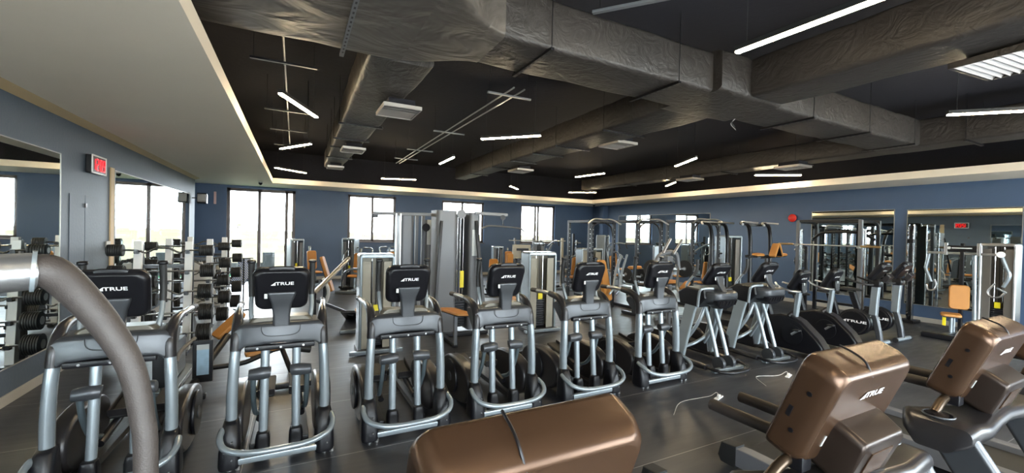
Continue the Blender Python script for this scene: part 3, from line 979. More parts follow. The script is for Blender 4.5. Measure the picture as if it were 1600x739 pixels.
def make_climber():
    t = thing('incline_climber', 'x', 'climber')
    for s in (-1, 1):
        rings = []
        for z, y, w, d in ((0.10, .62, .05, .22), (0.30, .57, .05, .20), (0.6, .50, .05, .19), (0.86, .44, .05, .20), (1.0, .40, .05, .22)):
            rings.append([V((s * (0.33 - 0.03 * z) + a, y + b, z)) for a, b in rrect(w, d, 0.02, 3)])
        G().loft(rings).build('side_leg', mat('leg_paint', (0.25, 0.29, 0.31), 0.35, 0.15, var=0.05), t, angle=50)
        lk = G().tube([(s * 0.10, 0.36, 0.95), (s * 0.105, 0.22, 0.55), (s * 0.11, 0.10, 0.16)], 0.03, 14, 3).build('drive_link', M_silver, t)
        G().cyl((s * 0.11 - 0.03, 0.08, 0.11), (s * 0.11 + 0.03, 0.08, 0.11), 0.10, 24, bev=0.012).build('link_boot', M_panel, lk)
        G().tube([(s * 0.10, 0.34, 0.90), (s * 0.19, 0.40, 0.62), (s * 0.26, 0.62, 0.25)], 0.026, 12, 3).build('support_rod', M_silver, lk)
        sa = G().tube([(s * 0.29, 0.50, 1.02), (s * 0.30, 0.52, 1.2), (s * 0.27, 0.42, 1.36)], 0.019, 12, 4).build('swing_arm', M_silver, t)
        G().tube([(s * 0.27, 0.42, 1.35), (s * 0.25, 0.38, 1.46), (s * 0.25, 0.38, 1.60)], 0.025, 12, 3).build('grip', M_rubber, sa)
        rl = G().tube([(s * 0.33, 1.1, 0.08), (s * 0.35, 0.5, 0.09), (s * 0.34, 0.1, 0.08)], 0.05, 12, 3, sq=(1.4, .8)).build('base_rail', M_blkmetal, t)
        pd = G().box((s * 0.15, 0.9, 0.28), (0.16, 0.42, 0.04), rot=(0.15, 0, 0), bev=0.015).build('pedal', M_rubber, t)
        G().prism([(0.55, 0.05), (1.5, 0.05), (1.55, 0.2), (1.2, 0.42), (0.8, 0.44), (0.6, 0.3)], s * 0.28, s * 0.37, 'x', bev=0.02).build('drive_cover', M_shell, t)
    G().tube([(-0.34, 0.12, 0.08), (-0.33, -0.05, 0.07), (-0.22, -0.16, 0.06), (0, -0.19, 0.055), (0.22, -0.16, 0.06), (0.33, -0.05, 0.07), (0.34, 0.12, 0.08)], 0.022, 12, 4).build('front_loop', M_blkmetal, t)
    G().bar((-0.32, 0.02, 0.04), (0.32, 0.02, 0.04), 0.08, 0.05, bev=0.01).build('front_bar', M_silver, t)
    G().tube([(0.28, 0.40, 0.75), (0.27, 0.55, 0.42), (0.12, 0.66, 0.26), (-0.1, 0.66, 0.22), (-0.27, 0.6, 0.2)], 0.028, 12, 4).build('curved_brace', M_silver, t)
    # bulky hood
    G().prism([(0.30, 0.90), (0.62, 0.92), (0.66, 1.10), (0.50, 1.19), (0.20, 1.17), (0.17, 1.05)], -0.335, 0.335, 'x', bev=0.03, seg=3).build('hood', M_black, t)
    rings = []
    for y, w, z0, z1 in ((0.24, .60, .98, 1.15), (0.12, .56, 1.0, 1.15), (0.05, .46, 1.03, 1.14), (0.02, .34, 1.05, 1.13)):
        rings.append([V((a, y, (z0 + z1) / 2 + b)) for a, b in rrect(w, z1 - z0, 0.04, 4)])
    tr = G().loft(rings).build('front_tray', M_panel, t, angle=50)
    g = G()
    g.loft([[V((a, 0.16 + b, z)) for a, b in rrect(w, d, 0.05, 4)] for z, w, d in ((1.03, .50, .26), (0.96, .42, .22), (0.90, .26, .14))])
    g.build('ribbed_underside', M_black, tr)
    for k in range(6): G().box((-0.17 + k * 0.068, 0.045, 0.985), (0.016, 0.03, 0.07), rot=(0.4, 0, 0), bev=0.004).build('rib', M_shell, tr)
    G().tube([(-0.345, 0.28, 0.91), (-0.345, 0.26, 1.10), (-0.34, 0.24, 1.165), (-0.28, 0.22, 1.185), (-0.12, 0.20, 1.185)], 0.020, 12, 4).build('edge_rail', M_silver, t)
    rings = []
    for z, y, w, d in ((1.13, 0.10, 0.09, 0.06), (1.24, 0.17, 0.12, 0.05), (1.36, 0.20, 0.17, 0.05)):
        rings.append([V((a, y + b, z)) for a, b in rrect(w, d, 0.02, 3)])
    G().loft(rings).build('console_stem', M_panel, t)
    h, u, n = console_head(t, (0, 0.24, 1.38), 0.42, 0.38, 0.08, 0.60, logo_h=0.04)
    G().box((-0.12, 0.165, 1.33), (0.022, 0.004, 0.045), bev=0.001).build('service_sticker', M_paper, h)
    return t


CL = make_climber()
place(CL, (5.60, 3.92, 0), 0, 'grey bent-leg climber trainer with bulky black hood, the left of two', 'incline climbers')
place(copy_tree(CL), (6.78, 3.92, 0), 0, 'grey bent-leg climber trainer with bulky black hood, the one beside the bikes', 'incline climbers')


def make_bike_low():
    t = thing('exercise_bike', 'x', 'exercise bike')
    prof = [(-0.02, 0.10), (0.10, 0.06), (0.75, 0.06), (0.95, 0.18), (0.98, 0.42), (0.86, 0.58), (0.62, 0.64), (0.45, 0.62), (0.30, 0.55), (0.05, 0.32), (-0.04, 0.2)]
    b = G().prism(prof, -0.10, 0.10, 'x', bev=0.03, seg=3).build('body', M_black, t, angle=50)
    pr = [(-0.045, 0.10), (-0.065, 0.2), (0.03, 0.345), (0.29, 0.58), (0.45, 0.65), (0.455, 0.62), (0.31, 0.55), (0.06, 0.32), (-0.03, 0.19), (-0.02, 0.10)]
    G().prism(pr, -0.085, 0.085, 'x', bev=0.008).build('nose_trim', M_shell, b)
    for s in (-1, 1):
        G().cyl((s * 0.10, 0.42, 0.33), (s * 0.118, 0.42, 0.33), 0.17, 28, bev=0.006).build('crank_disc', M_black, b)
        cr = G().bar((s * 0.125, 0.42, 0.33), (s * 0.13, 0.42 + s * 0.12, 0.33 - s * 0.10), 0.02, 0.035, bev=0.006).build('crank', M_steel, t)
        G().box((s * 0.185, 0.42 + s * 0.12, 0.33 - s * 0.10), (0.10, 0.10, 0.025), bev=0.008).build('pedal', M_rubber, cr)
    G().tube([(-0.06, 0.50, 0.62), (0, 0.46, 0.68), (0.06, 0.5, 0.62)], 0.04, 10, 3).build('bottle_cradle', M_shell, b)
    G().cyl((-0.24, 0.0, 0.05), (0.24, 0.0, 0.05), 0.045, 16, bev=0.01).build('front_stabiliser', M_silver, t)
    G().cyl((-0.24, 1.0, 0.05), (0.24, 1.0, 0.05), 0.045, 16, bev=0.01).build('rear_stabiliser', M_silver, t)
    for s in (-1, 1): G().cyl((s * 0.24, 0.0, 0.05), (s * 0.27, 0.0, 0.05), 0.05, 14).build('stabiliser_cap', M_rubber, t)
    G().loft([[V((a, y + bb, z)) for a, bb in rrect(0.085, 0.07, 0.02, 3)] for z, y in ((0.6, 0.43), (0.85, 0.40), (1.08, 0.375))]).build('column', M_silver, t)
    G().tube([(-0.10, 0.72, 1.17), (-0.22, 0.60, 1.13), (-0.24, 0.44, 1.08), (-0.12, 0.345, 1.06), (0, 0.335, 1.06), (0.12, 0.345, 1.06), (0.24, 0.44, 1.08), (0.22, 0.60, 1.13), (0.10, 0.72, 1.17)], 0.016, 10, 4).build('handlebar', M_steel, t)
    h, u, n = console_head(t, (0, 0.39, 1.24), 0.32, 0.38, 0.10, 0.52, m=M_black, logo_h=0.034)
    G().loft([[V((a, 0.33 + bb, z)) for a, bb in rrect(w, .07, 0.02, 3)] for z, w in ((1.04, .10), (1.13, .14), (1.2, .12))]).build('console_neck', M_black, h)
    G().box((-0.04, 0.28, 1.19), (0.02, 0.004, 0.04), bev=0.001).build('service_sticker', M_paper, h)
    G().loft([[V((a, y + bb, z)) for a, bb in rrect(0.09, 0.09, 0.03, 3)] for z, y in ((0.55, 0.84), (0.75, 0.90), (0.86, 0.93))]).build('seat_post', M_black, t)
    rings = []
    for y, w, hh in ((0.74, .05, .03), (0.80, .09, .05), (0.9, .15, .06), (1.0, .22, .07), (1.08, .20, .06), (1.10, .16, .04)):
        rings.append([V((a, y, 0.90 + bb)) for a, bb in rrect(w, hh, 0.02, 3)])
    G().loft(rings).build('saddle', M_rubber, t, angle=60)
    return t


BL = make_bike_low()
place(BL, (7.58, 3.68, 0), 0, 'black exercise bike with a slanted nose fairing, next to the climbers', 'bikes with slanted nose fairings')
place(copy_tree(BL), (8.62, 3.68, 0), 0, 'black exercise bike with a slanted nose fairing, beside the round-disc bikes', 'bikes with slanted nose fairings')


def make_bike_disc():
    t = thing('upright_bike', 'x', 'exercise bike')
    prof = []
    for k in range(24):
        a = 2 * PI * k / 24
        prof.append((0.42 + 0.27 * math.cos(a), 0.36 + 0.25 * math.sin(a)))
    b = G().prism(prof, -0.07, 0.07, 'x', bev=0.02, seg=3).build('body', M_black, t, angle=50)
    for s in (-1, 1):
        G().cyl((s * 0.07, 0.42, 0.36), (s * 0.082, 0.42, 0.36), 0.225, 36, bev=0.004).build('side_disc', M_shell, b)
        G().cyl((s * 0.082, 0.42, 0.36), (s * 0.086, 0.42, 0.36), 0.205, 36).build('disc_face', M_black, b)
        cr = G().bar((s * 0.10, 0.42, 0.28), (s * 0.105, 0.42 - s * 0.12, 0.28 + s * 0.11), 0.02, 0.035, bev=0.006).build('crank', M_blkmetal, t)
        G().box((s * 0.155, 0.42 - s * 0.12, 0.28 + s * 0.11), (0.09, 0.09, 0.025), bev=0.008).build('pedal', M_rubber, cr)
    # camera-side lettering reads towards -Y
    brand(b, (-0.088, 0.40, 0.38), (0, -1, 0), (0, 0, 1), 0.062, wide=2.3)
    G().loft([[V((a, y + bb, z)) for a, bb in rrect(0.09, 0.10, 0.03, 4)] for z, y in ((0.06, 0.02), (0.25, 0.045), (0.5, 0.10), (0.62, 0.14))]).build('front_leg', M_panel, t)
    G().loft([[V((a, y + bb, z)) for a, bb in rrect(0.10, 0.12, 0.02, 4)] for z, y in ((0.55, 0.13), (0.8, 0.12), (1.10, 0.10))]).build('column', M_silver, t)
    G().cyl((-0.28, 0.0, 0.045), (0.28, 0.0, 0.045), 0.04, 16, bev=0.01).build('front_stabiliser', M_silver, t)
    G().cyl((-0.25, 0.95, 0.045), (0.25, 0.95, 0.045), 0.04, 16, bev=0.01).build('rear_stabiliser', M_silver, t)
    for s in (-1, 1): G().cyl((s * 0.28, 0.0, 0.045), (s * 0.31, 0.0, 0.045), 0.045, 14).build('stabiliser_cap', M_rubber, t)
    G().bar((0, 0.5, 0.12), (0, 0.95, 0.06), 0.08, 0.06, bev=0.01).build('rear_beam', M_blkmetal, t)
    G().loft([[V((a, 0.10 + bb, z)) for a, bb in rrect(w, d, 0.03, 4)] for z, w, d in ((1.08, .13, .13), (1.12, .15, .17), (1.18, .15, .17), (1.22, .12, .13))]).build('neck_collar', M_black, t)
    h, u, n = console_head(t, (0, 0.06, 1.36), 0.34, 0.38, 0.10, 0.62, m=M_black, logo_h=0.034)
    G().loft([[V((a, 0, 0)) * 1 + V((0, 0.0, 1.30)) + u * bb + n * 0.05 for a, bb in rrect(.17, .18, 0.03, 4)], [V((a, 0, 0)) + V((0, 0.0, 1.30)) + u * bb + n * 0.12 for a, bb in rrect(.13, .15, 0.03, 4)]]).build('rear_hump', M_shell, h)
    G().tube([(-0.22, 0.50, 1.22), (-0.24, 0.34, 1.16), (-0.18, 0.16, 1.12), (0, 0.12, 1.12), (0.18, 0.16, 1.12), (0.24, 0.34, 1.16), (0.22, 0.50, 1.22)], 0.018, 10, 4).build('handlebar', M_rubber, t)
    G().loft([[V((a, y + bb, z)) for a, bb in rrect(0.10, 0.13, 0.03, 3)] for z, y in ((0.35, 0.70), (0.6, 0.78), (0.85, 0.86))]).build('seat_post', M_black, t)
    rings = []
    for y, w, hh in ((0.68, .05, .03), (0.74, .09, .05), (0.84, .15, .06), (0.95, .22, .07), (1.03, .20, .06), (1.05, .16, .04)):
        rings.append([V((a, y, 0.90 + bb)) for a, bb in rrect(w, hh, 0.02, 3)])
    G().loft(rings).build('saddle', M_rubber, t, angle=60)
    return t


BD = make_bike_disc()
place(BD, (9.68, 3.74, 0), 0, 'upright bike with round lettered side disc, the nearer of the pair', 'upright bikes with round side discs')
place(copy_tree(BD), (10.55, 3.74, 0), 0, 'upright bike with round lettered side disc, farthest right of all bikes', 'upright bikes with round side discs')


# ------------------------------------------------------------ treadmills in the foreground
def make_treadmill():
    t = thing('treadmill', 'x', 'treadmill')
    # origin: floor under the front edge of the console, user side towards +Y
    dk = G().box((0, 0.58, 0.13), (0.56, 1.64, 0.05), bev=0.01).build('running_deck', M_rubber, t)
    g = G()
    for s in (-1, 1):
        g = G().prism([(-0.35, 0.05), (1.40, 0.05), (1.45, 0.09), (1.42, 0.19), (1.30, 0.205), (-0.35, 0.205)], s * 0.28, s * 0.39, 'x', bev=0.012)
        sr = g.build('side_rail', mat('side_rail_grey', (0.17, 0.17, 0.18), 0.4, 0.3, var=0.08), t)
        G().prism([(1.36, 0.03), (1.50, 0.03), (1.53, 0.08), (1.50, 0.20), (1.36, 0.215)], s * 0.275, s * 0.395, 'x', bev=0.015).build('rail_end_cap', M_rubber, sr)
        # upright from the base to the console
        G().loft([[V((s * x + a, y + b, z)) for a, b in rrect(0.07, w, 0.03, 4)] for z, y, w, x in ((0.10, -0.28, .17, .43), (0.5, -0.15, .18, .46), (0.8, 0.0, .22, .49), (0.93, 0.10, .27, .50))]).build('upright', M_panel, t, angle=50)
    G().prism([(-0.62, 0.04), (-0.16, 0.04), (-0.14, 0.22), (-0.30, 0.33), (-0.50, 0.31), (-0.64, 0.20)], -0.40, 0.40, 'x', bev=0.04, seg=3).build('motor_cover', M_shell, t, angle=50)
    # sweeping cup-holder wing below the display
    rings = []
    for x, y0, z, d, h in ((-0.58, 0.12, 0.86, 0.16, 0.06), (-0.55, 0.11, 0.92, 0.28, 0.1), (-0.46, 0.12, 0.94, 0.33, 0.1), (-0.32, 0.1, 0.93, 0.3, 0.09), (-0.16, 0.07, 0.945, 0.22, 0.08), (0, 0.06, 0.96, 0.2, 0.08), (0.16, 0.07, 0.945, 0.22, 0.08), (0.32, 0.1, 0.93, 0.3, 0.09), (0.46, 0.12, 0.94, 0.33, 0.1), (0.55, 0.11, 0.92, 0.28, 0.1), (0.58, 0.12, 0.86, 0.16, 0.06)):
        rings.append([V((x, y0 + a, z + b)) for a, b in rrect(d, h, 0.04, 4)])
    w = G().loft(rings).build('tray_wing', M_shell, t, angle=55)
    for s in (-1, 1):
        g = G()
        g.tube([V((s * 0.46 + 0.07 * math.cos(a), 0.13 + 0.065 * math.sin(a), 0.990)) for a in [2 * PI * k / 20 for k in range(21)]], 0.005, 8)
        g.build('cup_holder_rim', M_panel, w)
        G().cyl((s * 0.46, 0.13, 0.975), (s * 0.46, 0.13, 0.9915), 0.060, 20).build('cup_well', M_screen, w)
    # stubby crossbar with heart-rate grips reaching towards the user
    for s in (-1, 1):
        G().tube([(s * 0.12, 0.10, 1.06), (s * 0.12, 0.25, 1.065), (s * 0.12, 0.63, 1.065)], [0.030, 0.030, 0.029], 14, 3).build('front_grip', M_foam, t)
    G().tube([(-0.42, 0.16, 0.98), (-0.32, 0.16, 1.03), (-0.2, 0.16, 1.045), (0.2, 0.16, 1.045), (0.32, 0.16, 1.03), (0.42, 0.16, 0.98)], 0.022, 14, 4).build('crossbar', mat('bronze_tube', (0.08, 0.055, 0.035), 0.3, 0.7, var=0.1), t)
    cl = G().box((-0.24, 0.14, 1.045), (0.07, 0.08, 0.075), bev=0.01).build('bar_clamp', M_black, t)
    # rear neck and display
    tilt = 0.37
    c = V((0, 0.10, 1.262))
    u = V((0, -math.sin(tilt), math.cos(tilt)))
    n = V((0, -math.cos(tilt), -math.sin(tilt)))
    x = V((1, 0, 0))
    W_, H_, D_ = 0.61, 0.45, 0.15
    rings = []
    for (o, s, k) in ((-D_ / 2, 0.97, 0), (-D_ / 2 + 0.008, 0.995, 0), (-D_ / 2 + 0.02, 1.0, 0), (0.01, 0.995, 0), (D_ / 2 - 0.042, 0.975, 0), (D_ / 2 - 0.018, 0.945, 0), (D_ / 2 - 0.004, 0.90, 0), (D_ / 2, 0.86, 0)):
        ring = []
        for a, b in rrect(W_, H_, 0.05, 6):
            ins = (1 - s) * 0.5
            aa = a - math.copysign(min(abs(a), ins * W_ * 0.9), a)
            bb = b - math.copysign(min(abs(b), ins * W_ * 0.9), b)
            arch = 0.022 * (1 - (2 * a / W_) ** 2) * (1 if b > 0 else 0)
            ring.append(c + x * aa + u * (bb + arch) + n * o)
        rings.append(ring)
    hd = G().loft(rings).build('console', M_shell_warm, t, angle=60)
    R = [c + x * a + u * b - n * (D_ / 2 + 0.001) for a, b in rrect(W_ * 0.92, H_ * 0.88, 0.03, 4)]
    G().loft([R, [p - n * 0.004 for p in R]]).build('screen', M_screen, hd)
    brand(hd, c + n * (D_ / 2 + 0.001) + u * 0.10, x, u, 0.040)
    # shell seams: dark band over the top at one third and two thirds
    for q in (-0.085,):
        pts = [c + x * q + u * (H_ / 2 + 0.024) + n * (-D_ / 2 + 0.01), c + x * q + u * (H_ / 2 + 0.024) + n * (0.0), c + x * q + u * (H_ / 2 + 0.012) + n * (D_ / 2 - 0.035), c + x * (q + 0.01) + u * (H_ / 2 - 0.03) + n * (D_ / 2 - 0.002)]
        G().tube([p - u * 0.004 for p in pts], 0.0042 if q < 0 else 0.0030, 8, 3).build('shell_seam', M_black, hd)
    for (a, b) in ((-0.2, 0.155), (0.22, 0.155)):
        G().cyl(c + x * a + u * (b + 0.030) + n * (D_ / 2 - 0.028), c + x * a + u * (b + 0.036) + n * (D_ / 2 - 0.020), 0.008, 10).build('screw_hole', M_black, hd)
    for s in (-1, 1):
        for b in (-0.09, 0.09):
            G().cyl(c + x * s * (W_ / 2 - 0.006) + u * b + n * 0.0, c + x * s * (W_ / 2 + 0.001) + u * b + n * 0.0, 0.010, 10).build('side_screw_hole', M_black, hd)
        G().box(c + x * s * (W_ / 2 - 0.001) - u * 0.02 - n * 0.035, (0.004, 0.018, 0.05), rot=(tilt, 0, 0), bev=0.001).build('side_port', M_black, hd)
    # neck box
    rings = []
    for o, w_, b0, b1 in ((D_ / 2 - 0.03, .36, -.235, -.005), (D_ / 2 + 0.03, .35, -.24, -.01), (D_ / 2 + 0.10, .33, -.25, -.025), (D_ / 2 + 0.115, .31, -.25, -.04)):
        rings.append([c + x * a + u * ((b0 + b1) / 2 + b) + n * o for a, b in rrect(w_, b1 - b0, 0.03, 4)])
    nk = G().loft(rings).build('neck_box', mat('neck_shell', (0.038, 0.026, 0.020), 0.3, 0.5, bump=0.04, bscale=400, var=0.08), hd, angle=50)
    G().box(c + n * (D_ / 2 + 0.117) - u * 0.14, (0.17, 0.006, 0.12), rot=(tilt, 0, 0), bev=0.002).build('rear_cover', M_shell_warm, nk)
    G().box(c + x * -0.20 + n * (D_ / 2 + 0.0015) - u * 0.10, (0.014, 0.003, 0.05), rot=(tilt, 0, 0), bev=0.001).build('service_sticker', M_paper, hd)
    for s in (-1, 1): G().cyl((s * 0.05, 0.10, 1.07), (s * 0.05, 0.06, 0.98), 0.018, 12).build('support_tube', M_chrome, t)
    return t


TR = make_treadmill()
TM = [(0.54, 'treadmill nearest the camera, only the back of its console rises at the bottom edge'),
      (2.09, 'treadmill in full view lower right, both foam grips pointing away'),
      (3.66, 'treadmill with cup holder visible, near the right edge'),
      (5.22, 'treadmill cut off by the right edge, mostly hidden behind its neighbour')]
for i, (x, lab) in enumerate(TM):
    o = TR if i == 0 else copy_tree(TR)
    place(o, (x, 0.84, 0), 0, lab, 'treadmills with console shells tinted for lamplight')


# ------------------------------------------------------------ stair climber beside the photographer: only its rail is in view
def d3(px, py, r):
    d = RM @ V((px - 800, -(py - 369.5), -FPX))
    return V((0, 0, CAM_H)) + d.normalized() * r


t = thing('stair_climber', 'stair climber with a big curved grey foam handrail at the left edge', 'stair climber', (-0.5, 0.6, 0))
O = V((-0.5, 0.6, 0))
P = [d3(38, 424, 0.80), d3(78, 424, 0.80), d3(118, 455, 0.81), d3(168, 512, 0.82), d3(205, 575, 0.83), d3(222, 650, 0.85), d3(228, 735, 0.88)]
P = [p - O for p in P]
b = P[-1]
hr = G().tube(P + [V((b.x, b.y + 0.01, 1.2)), V((b.x - 0.02, b.y, 0.8))], [0.0195, 0.0205, 0.0195, 0.0175, 0.0158, 0.0148, 0.0145, 0.018, 0.018], 20, 6).build('foam_handrail', M_foam, t)
q = d3(-60, 432, 0.79) - O
G().tube([q, P[0] + (P[1] - P[0]) * 0.3], 0.0235, 20).build('steel_sleeve', M_steel, hr)
G().tube([P[0] + (P[1] - P[0]) * 0.25, P[0] + (P[1] - P[0]) * 0.45], 0.0262, 20).build('collar', M_silver, hr)
q2 = q + (q - P[0]) * 2.2
G().tube([q2, q + (P[0] - q) * 0.25], 0.026, 20).build('rubber_grip', M_rubber, hr)
G().bar((b.x - 0.02, b.y, 0.85), (b.x - 0.05, b.y + 0.05, 0.3), 0.06, 0.08, bev=0.02).build('post', M_silver, t)
G().prism([(-0.55, 0.0), (0.65, 0.0), (0.65, 0.3), (0.45, 0.6), (-0.3, 0.62), (-0.5, 0.3)], -0.55, b.x + 0.03, 'x', bev=0.05, seg=3).build('base_housing', M_shell, t)
for k in range(3): G().box((-0.1, -0.3 + k * 0.26, 0.66 + k * 0.03), (0.5, 0.24, 0.05), bev=0.01).build('step', M_rubber, t)

# floor sockets and cables between the rows
def socket(px, py, lab, cord):
    p = at(px, py, Z=0.0)
    t = thing('floor_socket', lab, 'floor socket', (p.x, p.y, 0.0), 0.3)
    G().box((0, 0, 0.008), (0.17, 0.05, 0.016), bev=0.004).build('plate', M_sock, t)
    G().box((0, 0, 0.03), (0.04, 0.03, 0.03), bev=0.006).build('plug', M_sock, t)
    G().tube([V((0, 0, 0.035)), V((0.0, 0.03, 0.06)), V((-0.04, 0.08, 0.015)), V((-0.15, 0.14, 0.004))] + [V(c) for c in cord], 0.0028, 6, 4).build('cord', M_sock if py < 600 else M_base, t)


socket(1123, 622, 'white floor socket with a cord, beside the near foam grip tip', [(-0.5, 0.25, 0.006), (-0.9, 0.15, 0.006)])
socket(1232, 588, 'white floor socket with a looping cord, between climber and treadmill', [(-0.4, 0.3, 0.006), (-0.7, 0.1, 0.006)])
# ============================================================ strength equipment
def rack_barbell(L, r, wavy, label):
    t = thing('fixed_barbell', label, 'barbell')
    if wavy:
        pts = [(-L / 2, 0, 0), (-0.30, 0, 0), (-0.20, 0, -0.035), (-0.08, 0, 0.03), (0, 0, 0.035), (0.08, 0, 0.03), (0.20, 0, -0.035), (0.30, 0, 0), (L / 2, 0, 0)]
        G().tube(pts, 0.014, 8, 3).build('bar', M_chrome, t)
    else:
        G().cyl((-L / 2, 0, 0), (L / 2, 0, 0), 0.015, 10).build('bar', M_chrome, t)
    for s in (-1, 1):
        x0 = s * (L / 2 - 0.18)
        pts, rs = [], []
        for k in range(7):
            xa = x0 + s * k * 0.025
            pts += [(xa, 0, 0), (xa + s * 0.004, 0, 0), (xa + s * 0.021, 0, 0)]
            rs += [r * 0.93, r, r]
        pts.append((x0 + s * 0.178, 0, 0)); rs.append(r * 0.85)
        w = G().tube(pts, rs, 22).build('weight_head', M_rubber, t)
        G().cyl((x0 + s * 0.176, 0, 0), (x0 + s * 0.184, 0, 0), r * 0.45, 16).build('end_disc', M_steel, w)
    return t


def barbell_rack(x, y, label):
    t = thing('barbell_rack', label, 'rack', (x, y, 0))
    for s in (-1, 1):
        G().prism([(-0.17, 0.05), (-0.05, 0.05), (0.05, 1.68), (-0.02, 1.68)], s * 0.30 - 0.045, s * 0.30 + 0.045, 'x', bev=0.004).build('post', M_white, t)
        G().prism([(0.10, 0.05), (0.17, 0.05), (0.10, 1.64), (0.03, 1.64)], s * 0.30 - 0.045, s * 0.30 + 0.045, 'x', bev=0.004).build('rear_post', M_blkmetal, t)
        G().bar((s * 0.30, -0.30, 0.03), (s * 0.30, 0.32, 0.03), 0.09, 0.06, bev=0.01).build('foot', M_blkmetal, t)
        for k in range(5):
            z = 0.31 + k * 0.31
            yy = -0.17 + 0.15 * (z / 1.68)
            G().box((s * 0.30, yy - 0.04, z - 0.035), (0.05, 0.07, 0.03), bev=0.006).box((s * 0.30, yy - 0.08, z - 0.015), (0.05, 0.012, 0.05)).build('hook', M_blkmetal, t)
    G().bar((-0.30, 0.10, 1.3), (0.30, 0.10, 1.3), 0.05, 0.05).bar((-0.30, 0.12, 0.4), (0.30, 0.12, 0.4), 0.05, 0.05).build('cross_beam', M_blkmetal, t)
    return t


POSW = ['top', 'second', 'middle', 'fourth', 'bottom']
for r, (rx, ry, wd) in enumerate(((-1.74, 8.0, 'nearest'), (-1.70, 9.5, 'middle'), (-1.66, 11.0, 'farthest'))):
    barbell_rack(rx, ry, 'white barbell rack along the left wall, the %s of the three' % wd)
    for k in range(5):
        z = 1.55 - k * 0.31
        rad = 0.075 + 0.013 * k + 0.01 * (r == 2)
        if r == 0: rad += 0.01
        yy = ry - 0.17 + 0.15 * (z / 1.68) - 0.045
        o = rack_barbell(1.25, rad, (k + r) % 2 == 0, '%s barbell on the %s rack, black ribbed heads%s' % (['top', 'second', 'middle', 'fourth', 'bottom'][k], wd, ', wavy bar' if (k + r) % 2 == 0 else ', straight bar'))
        o.location = (rx + 0.02 * (k % 2), yy, z)
        o['group'] = 'fixed barbells on the racks'


def dumbbell(label):
    t = thing('dumbbell', label, 'dumbbell')
    G().cyl((-0.08, 0, 0), (0.08, 0, 0), 0.017, 10).build('handle', M_chrome, t)
    for s in (-1, 1):
        pts, rs = [], []
        for k in range(4):
            xa = s * (0.075 + k * 0.025)
            pts += [(xa, 0, 0), (xa + s * 0.004, 0, 0), (xa + s * 0.021, 0, 0)]
            rs += [0.065, 0.07, 0.07]
        w = G().tube(pts, rs, 18).build('head', M_rubber, t)
    return t


# dumbbell rack further back beside the glass door
t = thing('dumbbell_rack', 'low three-shelf dumbbell rack at the far end of the left wall', 'rack', (-1.9, 13.2, 0))
for yy in (-0.95, 0.95):
    G().prism([(-0.25, 0.0), (0.35, 0.0), (-0.05, 1.05), (-0.2, 1.05)], yy - 0.03, yy + 0.03, 'y', bev=0.005).build('side_frame', M_white, t)
for k in range(3):
    G().box((0.16 - k * 0.12, 0, 0.25 + k * 0.33), (0.28, 1.9, 0.03), rot=(0, 0.2, 0), bev=0.005).build('shelf', M_blkmetal, t)
proto = None
for k in range(3):
    for j in range(6):
        lab = '%s dumbbell from the camera on the %s shelf of the low rack' % (['first', 'second', 'third', 'fourth', 'fifth', 'sixth'][j], ['bottom', 'middle', 'top'][k])
        if proto is None:
            o = proto = dumbbell(lab)
        else:
            o = copy_tree(proto)
        place(o, (-1.9 + 0.18 - k * 0.12, 13.2 - 0.78 + j * 0.31, 0.25 + k * 0.33 + 0.112), 0, lab, 'dumbbells on the low rack')

M_stripe = mat('blue_white_stripe', (0.5, 0.6, 0.75), 0.8)
_nt = M_stripe.node_tree
_w = _nt.nodes.new('ShaderNodeTexWave')
_w.inputs['Scale'].default_value = 16
_w.bands_direction = 'DIAGONAL'
_t = _nt.nodes.new('ShaderNodeTexCoord')
_r = _nt.nodes.new('ShaderNodeValToRGB')
_r.color_ramp.interpolation = 'CONSTANT'
_r.color_ramp.elements[0].color = (0.04, 0.12, 0.35, 1)
_r.color_ramp.elements[1].color = (0.75, 0.78, 0.8, 1)
_r.color_ramp.elements[1].position = 0.5
_nt.links.new(_t.outputs['Object'], _w.inputs['Vector'])
_nt.links.new(_w.outputs['Color'], _r.inputs['Fac'])
_nt.links.new(_r.outputs['Color'], _nt.nodes['Principled BSDF'].inputs['Base Color'])
p = at(356, 440, Y=11.6)
g = G()
rings = []
for k in range(7):
    s = k / 6
    rings.append([V((a + 0.05 * math.sin(s * 5), b + 0.14 * s, 1.15 - 0.62 * s)) for a, b in rrect(0.30 - 0.05 * math.sin(s * 7), 0.03, 0.01, 2)])
t = g.loft(rings).build('striped_towel', M_stripe)
t.location = (-1.05, 11.5, 0.02)
t.rotation_euler = (0.0, 0, 0.5)
tag(t, 'blue and white striped towel hanging at the end of the barbell racks', 'towel')
t2 = thing('towel_stand', 'thin black stand holding the striped towel beside the racks', 'stand', (-1.05, 11.5, 0), 0.5)
G().cyl((0, -0.02, 0.0), (0, -0.02, 1.18), 0.015, 10).build('pole', M_blkmetal, t2)
G().box((0, 0.0, 0.012), (0.3, 0.3, 0.024), bev=0.008).build('base', M_blkmetal, t2)
G().cyl((-0.2, -0.02, 1.185), (0.2, -0.02, 1.185), 0.012, 10).build('top_bar', M_blkmetal, t2)


